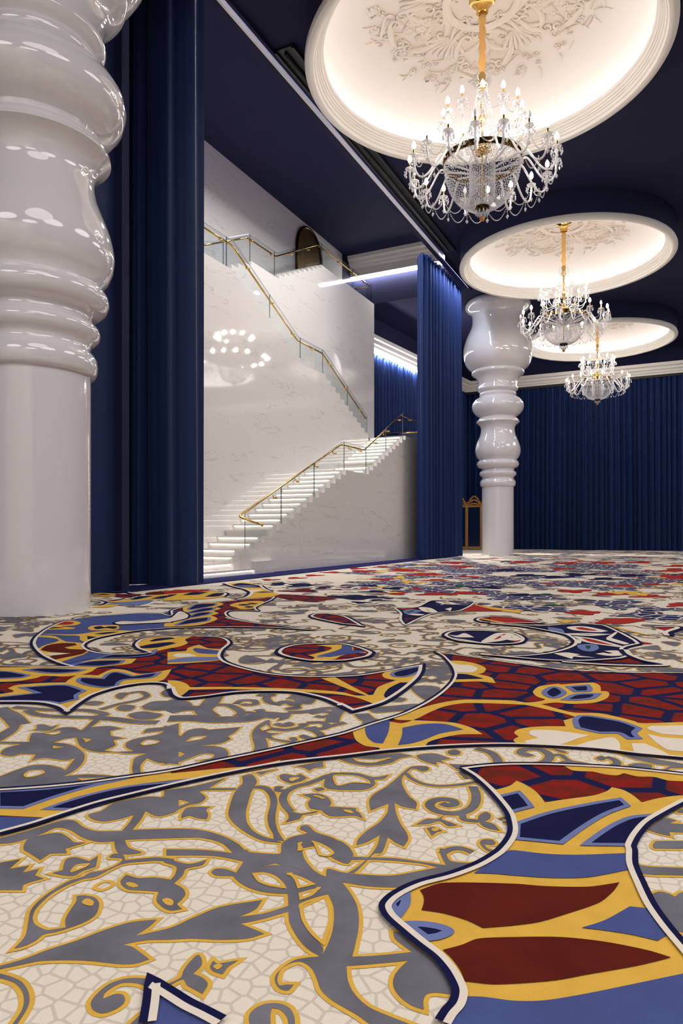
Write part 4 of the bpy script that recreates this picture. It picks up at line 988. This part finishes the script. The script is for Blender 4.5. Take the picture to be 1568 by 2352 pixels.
P("C1 370,300! 430,260 560,238 690,240 705,255! 590,278! 640,292 815,297! 760,335 600,370 470,397! 440,372 500,350 655,332! 450,317", 'dark_red', L8); P("C1 390,340! 500,332 650,332! 480,352", 'cream_plain', L9)
P("C1 330,150! 700,155 900,128 1100,118 1220,122! 900,187 800,228 735,205 730,172 600,165", 'yellow', L7); P("C1 800,172! 895,182! 805,202!", 'navy', L8); P("C1 860,150! 1000,135 1100,132! 950,155", 'navy', L8)
P("C1 400,112! 500,75 650,30 742,45 700,70 560,82 692,95 650,107", 'yellow', L7); P("C1 505,67! 600,42 682,45 640,65", 'red_flat', L8); P("C1 415,106! 500,90 600,95!", 'navy', L8)
P("C1 805,97 850,75 1080,70 1095,100 1050,115 840,117", 'yellow', L7); P("C1 860,92 920,80 960,90 1000,82 1075,85 1050,105 980,98 890,108", 'navy', L8)
REGION("C1 1055,52 1120,36 1290,38 1568,5 D2 80,506 160,540 140,570 0,602 C1 1568,45 1300,57 1100,66", 'cream', 1, 0.036, L9)
P("D2 110,470! 200,430 440,420 482,437 400,465! 462,475 390,500! 440,520 370,540! 427,575 260,630 -60,645! -60,615! 150,572 165,540 120,505", 'yellow', L7)
for s in ("160,482 230,440 420,432 400,450 180,488", "150,517 280,480 400,470 380,490 170,522", "170,552 250,520 372,512 350,530 180,562", "50,628 150,585 352,560 340,590 60,632"): P("D2 " + s, 'navy', L8, 'light_blue', .022)
P("D2 540,445 620,420 800,405 865,420 800,470 650,482 600,465", 'yellow', L7)
for s in ("615,443 670,435 735,442 670,450", "700,430 750,425 800,432 750,438", "675,463 720,455 765,462 720,470"): P("D2 " + s, 'navy', L8)
P("D2 960,343! 1100,345 1560,372! 1340,412! 1100,395 955,365!", 'red', LR)
P("D2 490,247! 560,238 700,235 840,265 930,320 1005,345! 850,380 600,397! 720,352 730,325 600,280", 'yellow', LR); P("D2 560,257! 640,240 800,260 835,280 600,277", 'navy', L6); P("D2 600,268 700,262 800,270 700,276", 'light_blue', L7); P("D2 690,305! 850,300 760,322!", 'cream_plain', L6); P("D2 770,330! 850,318 945,325!", 'navy', L6)
BORDER("D2 490,245 560,270 680,300 730,330 690,370 600,392", -1, .06); BORDER("D2 830,265 880,300 930,320", 1, .05)
P("D2 -60,345! 150,320 330,315 460,320 520,340 500,365 300,387 -60,400!", 'yellow', LR); P("D2 -60,312! 200,300 352,312 -60,342!", 'red_flat', LR)
for s in ("105,352! 200,325 345,323! 250,347", "310,367! 400,335 490,337 440,362", "-30,350! 60,342 0,365!"): P("D2 " + s, 'navy', L6)
BORDER("D2 430,318 515,338 490,365", 1, .05)
P("D1 850,85! 1240,88! 1150,115 1000,127 850,115!", 'red', LR); P("D1 1030,137! 1310,147! 1180,172 1060,165", 'red', LR); P("D1 950,245! 1100,210 1400,198 1300,237", 'light_blue', LR); P("D1 850,125! 1050,138 1062,155 960,165 855,157!", 'yellow', LR); P("D1 940,215! 1180,190 1340,157 1600,138! 1600,172! 1340,197 1120,215", 'yellow', LR)
for s in ("1190,192! 1280,162 1412,158! 1260,190", "970,205! 1100,188 1170,180! 1060,200", "885,150! 950,140 1020,148!", "1380,185! 1480,160 1600,152! 1500,180"): P("D1 " + s, 'navy', L6)
BORDER("D1 850,210 920,210 960,222 920,238 850,240", 1, .05); BORDER("D1 1330,108 1200,104 1155,118 1210,138 1300,145", -1, .05); P("D1 840,262! 980,240 1110,235! 1000,262", 'yellow', LR)
P("D1 1340,130! 1420,118 1600,115! 1600,142! 1340,147!", 'dark_red', LR)

# ---- ovals and eyes in the middle distance
REGION("C2 985,320 1020,285 1130,255 1300,241 1568,240 C3 150,272 250,308 282,330 240,362 100,390 0,402 C2 1300,402 1100,372 1010,345", 'red', 1, 0.036)
P("C2 1260,347! 1320,335 1450,300 1480,277 1340,254! 1568,248 C3 100,265 112,300! 235,322 100,332 0,352 C2 1500,385 1280,398! 1320,368", 'yellow', L6); P("C2 1350,352! 1500,312 1568,282 1568,252! C3 92,262 100,300! 225,316 0,347 C2 1450,364", 'blue', L7); P("C2 1350,352 1400,365 1350,366", 'light_blue', L8)
REGION("D2 1283,545 1330,526 1450,524 1568,542 D3 60,642 150,692 200,722! D2 1700,632 1568,618 1400,585 1310,563", 'red', 1, 0.036)
REGION("D3 500,555! 555,600 555,660 590,707! 680,660 800,610 900,595 1060,580 1150,545 1217,500! 1000,485 830,485 700,545", 'navy', 1, 0.036)
P("D3 510,560! 715,545! 620,568", 'red_flat', L6); P("D3 560,590! 640,568 715,577! 620,602", 'green', L6, 'light_blue', .05); P("D3 730,545! 800,555 860,592! 780,582", 'red_flat', L6, 'cream_plain', .05); P("D3 560,648! 745,637! 600,695!", 'red', L6); P("D3 890,495 960,495 1040,515 960,512", 'red_flat', L6, 'cream_plain', .05); P("D3 600,608! 680,602 790,612! 700,620", 'cream_plain', L6); P("D3 950,560! 1010,548 1000,580!", 'cream_plain', L6); P("D3 1170,530! 1190,498! 1215,500! 1190,535!", 'cream_plain', L6)
REGION("D3 1235,660 1280,640 1400,630 1568,640 1720,664 1860,692! 1568,695 1400,690 1280,680", 'red', 1, 0.036); P("D3 1265,650! 1300,645! 1520,690! 1480,690!", 'yellow', L6)
P("D3 1217,505! 1100,580! 1568,580! 1450,560", 'red_flat', LR); P("D3 1215,520! 1240,522! 1600,570! 1600,580! 1400,565", 'yellow', L6)
REGION("C3 945,165 990,135 1100,121 1400,125 1568,140 C4 80,170 115,200 90,230 0,245 C3 1400,250 1100,222 1000,197", 'navy', 1, 0.036)
P("C3 1320,225! 1450,150 1560,148! 1480,200", 'red_flat', L6, 'cream_plain', .05); P("C3 975,157! 1060,165 1130,143 1220,182! 1060,180", 'cream_plain', L6); P("C3 1500,172 1600,170 C4 40,200 0,205", 'light_blue', L6, 'cream_plain', .05); P("C3 1000,185! 1150,205 1300,232! 1150,215", 'cream_plain', L6); P("C4 0,215! 90,215 40,238!", 'red_flat', L6)
REGION("C4 -200,50 0,62 300,75 500,60 830,70 1000,140 1050,165 1130,210 1172,245! 1060,270 1018,300 1092,352! 1000,380 700,402 400,402 0,372 -300,340! 0,357 300,335 450,300 550,260 572,220 500,165 350,130 100,85 -200,58!", 'navy', 1, 0.036)
P("C4 590,177! 750,200 1010,272! 850,252 680,222", 'red_flat', L6, 'cream_plain', .03); P("C4 630,257! 740,252 755,285 700,307 645,285", 'green', L6, 'light_blue', .04); P("C4 540,92 650,85 832,122! 780,130 600,115", 'red_flat', L6, 'cream_plain', .05); P("C4 865,185 950,130! 970,135! 910,188! 1075,238! 1030,248 870,205", 'cream_plain', L6)
P("C4 380,330! 500,322 625,340! 590,348 760,368! 620,365 565,360 550,382!", 'cream_plain', L6); P("C4 365,98! 420,108 440,132! 385,125", 'green', L6, 'light_blue', .05); P("C4 490,152! 700,150 845,155! 700,165", 'light_blue', L6, 'cream_plain', .04); P("C4 560,200! 600,215 590,238!", 'red_flat', L6, 'cream_plain', .04)
GS_ = world(spline(parse("C4 800,330 900,345 980,335 960,315 880,318"), False)); ribbon(GS_, -.06, .06, 'cream_plain', L7)
P("C4 460,407! 900,395 1095,362! 1375,440! 900,432 600,415", 'red', LR); BORDER("C4 1018,300 1060,345 1200,400 1380,442 900,436 460,408", -1, .05)
P("C4 -200,-20! 0,-10 300,42! 0,50 -200,40!", 'red_flat', LR); P("C4 755,52! 860,10 1260,10! 1050,52", 'red_flat', LR); P("C4 1320,92! 1400,85 1535,98! 1430,142! 1400,115", 'red_flat', LR); BORDER("C4 1290,85 1500,85 1540,100 1430,140 1450,170", 1, .06); P("C4 860,75! 980,90! 1280,165! 1180,150", 'yellow', LR); P("C4 390,25! 500,38 760,65! 600,55", 'yellow', LR); P("C4 1140,210! 1300,240! 1170,242!", 'red_flat', LR)
# ---- distance
rnd = random.Random(11)
def blob(cx, cy, rx, ry, m, lev, edge=None, ew=.05, lobes=5, rot=0):
    a0 = [rnd.uniform(0, 6.28) for _ in range(3)]; w = []
    for i in range(40):
        a = 2*pi*i/40; k = 1+0.28*sin(lobes*a+a0[0])+0.15*sin(2*a+a0[1])+0.1*sin((lobes+4)*a+a0[2])
        x, y = rx*k*cos(a), ry*k*sin(a); w.append((cx+x*cos(rot)-y*sin(rot), cy+x*sin(rot)+y*cos(rot)))
    fill(w, m, lev)
    if edge: ribbon(w, 0, ew, 'navy', lev+1, True); ribbon(w, -ew, 0, 'cream_plain', lev+1, True)
def E(s, m, rx, ry, lev=LR, edge=None):      # (px, py) centre with radii in pixels, on the floor
    for t in s.split():
        x, y = map(float, t.split(','));
        n = 30; w = []
        ph = rnd.uniform(0, 6.28)
        for i in range(n):
            a = 2*pi*i/n; k = 1+0.3*sin(3*a+ph)+0.15*sin(5*a+2*ph); w.append(ground(x+rx*k*cos(a), y+ry*k*sin(a)))
        w = w[::-1]; fill(w, m, lev)
        if edge: ribbon(w, 0, .09, 'navy', lev+1, True); ribbon(w, -.09, 0, 'cream_plain', lev+1, True)
E("835,1312 880,1331 1000,1333 930,1310 1060,1302 1040,1293 1200,1291 1385,1293 1300,1294 1470,1292 1560,1300 1290,1307 1500,1343 1430,1346", 'red_flat', 27, 2.2)
E("900,1363 1000,1365 1070,1363 980,1320 1290,1341 1340,1409 1400,1365 1490,1370 1320,1358", 'red_flat', 38, 3.2)
E("1440,1425 1560,1390 1340,1407 1550,1310 1545,1325", 'red_flat', 30, 4)
E("935,1337 918,1327", 'yellow', 12, 3.5, L6); E("1420,1362 1470,1366 1450,1361", 'yellow', 24, 2.6, L6); E("1180,1405 1300,1428", 'yellow', 22, 3, L6)
E("1060,1347", 'green', 14, 2.2, L7); E("1270,1391 1340,1379 1250,1366", 'green', 20, 1.6, L7)
E("1000,1345 950,1345 1100,1342 1160,1330 1340,1300 1440,1340 1500,1335 1250,1400 1400,1385 1480,1413 1100,1362 1230,1374 1180,1372 980,1356 1400,1302 1200,1310 1320,1340 1540,1420 1090,1312 1020,1305", 'speckle', 62, 5.5)
E("1280,1326 1210,1322 1330,1320 1160,1310 1120,1350 1200,1367 1450,1322 1390,1330", 'navy', 34, 2.6, L6)
E("1060,1386 1180,1396", 'speckle', 50, 5); E("1500,1400 1420,1395", 'speckle', 40, 5)
E("830,1385 870,1380 800,1350 835,1352", 'red_flat', 24, 2.4, L6, True); E("800,1372 850,1374 820,1348", 'navy', 40, 4.5, LR); E("700,1345 760,1350", 'navy', 44, 4, LR, True); E("735,1353 690,1358", 'red', 40, 2.6, L6); E("740,1340 770,1352", 'cream_plain', 16, 1.6, L8); E("650,1342", 'navy', 30, 3, LR); E("660,1338", 'cream_plain', 12, 1.4, L6); E("860,1360 900,1352", 'navy', 30, 3, LR, True); E("838,1352 955,1353", 'red_flat', 12, 2.6, L7)
E("680,1328 720,1322 760,1315 620,1332 820,1306 880,1302", 'red_flat', 20, 1.6); E("905,1362 870,1350", 'yellow', 14, 1.6, L8)
E("1000,1346 960,1344", 'cream_plain', 26, 1.2, L7)
for k in range(1000):
    d = rnd.uniform(14, 46); px = rnd.uniform(820, 1640); t = (px-784)/1568*d
    x, y = -SN*d+CS*t, CS*d+SN*t
    if x < -9.4: continue
    m = rnd.choice(['red_flat', 'speckle', 'speckle', 'navy', 'cream_plain', 'grey', 'grey', 'speckle', 'yellow', 'light_blue', 'speckle', 'cream_plain'])
    s = rnd.uniform(0.10, 0.36) * (1.4 if m == 'speckle' else 0.8 if m in ('yellow', 'light_blue') else 1)
    if d < 18 and m in ('navy', 'light_blue'): s *= 0.5
    blob(x, y, s*1.5, s*0.8, m, 3 if m != 'grey' else LG, rnd.random() < 0.35 and m in ('red_flat', 'navy'), 0.04, rnd.choice([3, 4, 5, 7]), rnd.uniform(0, 3.1))
# scrolls and leaves that fill the cream fields further back
def motif(cx, cy, s, rot, kind):
    def T(p): return [(cx+s*(x*cos(rot)-y*sin(rot)), cy+s*(x*sin(rot)+y*cos(rot))) for x, y in p]
    ow = 0.011
    if kind == 0:                                   # spiral scroll
        p = T([(0.5*(1-i/26)*cos(i*0.42), 0.5*(1-i/26)*sin(i*0.42)) for i in range(23)] )
        p = T([(-0.9, -0.5), (-0.4, -0.55)]) + T([(0.02, -0.5)]) + T([(0.5*(1-i/26)*cos(-1.3+i*0.42), 0.5*(1-i/26)*sin(-1.3+i*0.42)) for i in range(20)])
        ribbon(p, -.04*s-ow, .04*s+ow, 'yellow', LY); ribbon(p, -.04*s, .04*s, 'grey', LG)
    elif kind == 1:                                 # lobed leaf
        q = []
        for i in range(48):
            a = 2*pi*i/48; r = 0.34+0.16*abs(sin(2.5*a))+0.10*cos(a); q.append((r*1.3*cos(a), r*0.8*sin(a)))
        w = T(q); ribbon(w, -ow, ow, 'yellow', LY, True); fill(w, 'grey', LG)
        w = T([(0.14*cos(2*pi*i/14)+0.1, 0.07*sin(2*pi*i/14)) for i in range(14)]); fill(w, 'cream', LH); ribbon(w, -ow*.7, ow*.7, 'yellow', LHO, True)
    elif kind == 2:                                 # wavy stem
        p = T([(-1.1+2.2*i/20, 0.28*sin(i*0.52)) for i in range(21)]); ribbon(p, -.06*s-ow, .06*s+ow, 'yellow', LY); ribbon(p, -.06*s, .06*s, 'grey', LG)
    else:                                           # teardrop
        q = [(0.55*cos(2*pi*i/30)*(1+0.25*cos(2*pi*i/30)), 0.30*sin(2*pi*i/30)*(1-0.5*cos(2*pi*i/30))) for i in range(30)]
        w = T(q); ribbon(w, -ow, ow, 'yellow', LY, True); fill(w, 'grey', LG)
for k in range(1500):
    d = 5.5*(17/5.5)**(rnd.random()**0.8); px = rnd.uniform(-600, 2200); t = (px-784)/1568*d
    x, y = -SN*d+CS*t, CS*d+SN*t
    if x < -9.3 or x > 14.6: continue
    motif(x, y, rnd.uniform(0.20, 0.42), rnd.uniform(0, 6.28), rnd.choice([0, 0, 0, 1, 2, 2, 3]))
def outside(x, y, r):                               # beyond the picture's edges
    d = -SN*x+CS*y; t = CS*x+SN*y
    return d < -1 or abs(t) > 0.56*max(d, 0)+0.35+r
for k in range(2600):
    x, y = rnd.uniform(-9, 14.5), rnd.uniform(-13, 26); d = -SN*x+CS*y
    if outside(x, y, 0.4) and not (d > 5.4 and x < 12 and abs(CS*x+SN*y) < 0.95*d):
        motif(x, y, rnd.uniform(0.25, 0.55), rnd.uniform(0, 6.28), rnd.choice([0, 0, 1, 1, 2, 3]))
for k in range(70):
    x, y, r = rnd.uniform(-8, 13), rnd.uniform(-12, 30), rnd.uniform(0.6, 1.3)
    if outside(x, y, r*2.2):
        m = rnd.choice(['red', 'red', 'navy', 'blue', 'yellow']); blob(x, y, r*1.5, r*0.8, m, LR, True, 0.025, rnd.choice([2, 3, 4]), rnd.uniform(0, 3.1))
        if m != 'yellow': blob(x, y, r*0.6, r*0.25, 'yellow', L7, None, 0, 3, rnd.uniform(0, 3.1))
# plain navy border along the stage
CP.add([(-10.8,10.0,.019),(-9.78,10.0,.019),(-9.78,32.0,.019),(-10.8,32.0,.019)], [(0,1,2,3)], MI['border_navy'])
pat = CP.build('carpet_pattern', CARPET, floor)
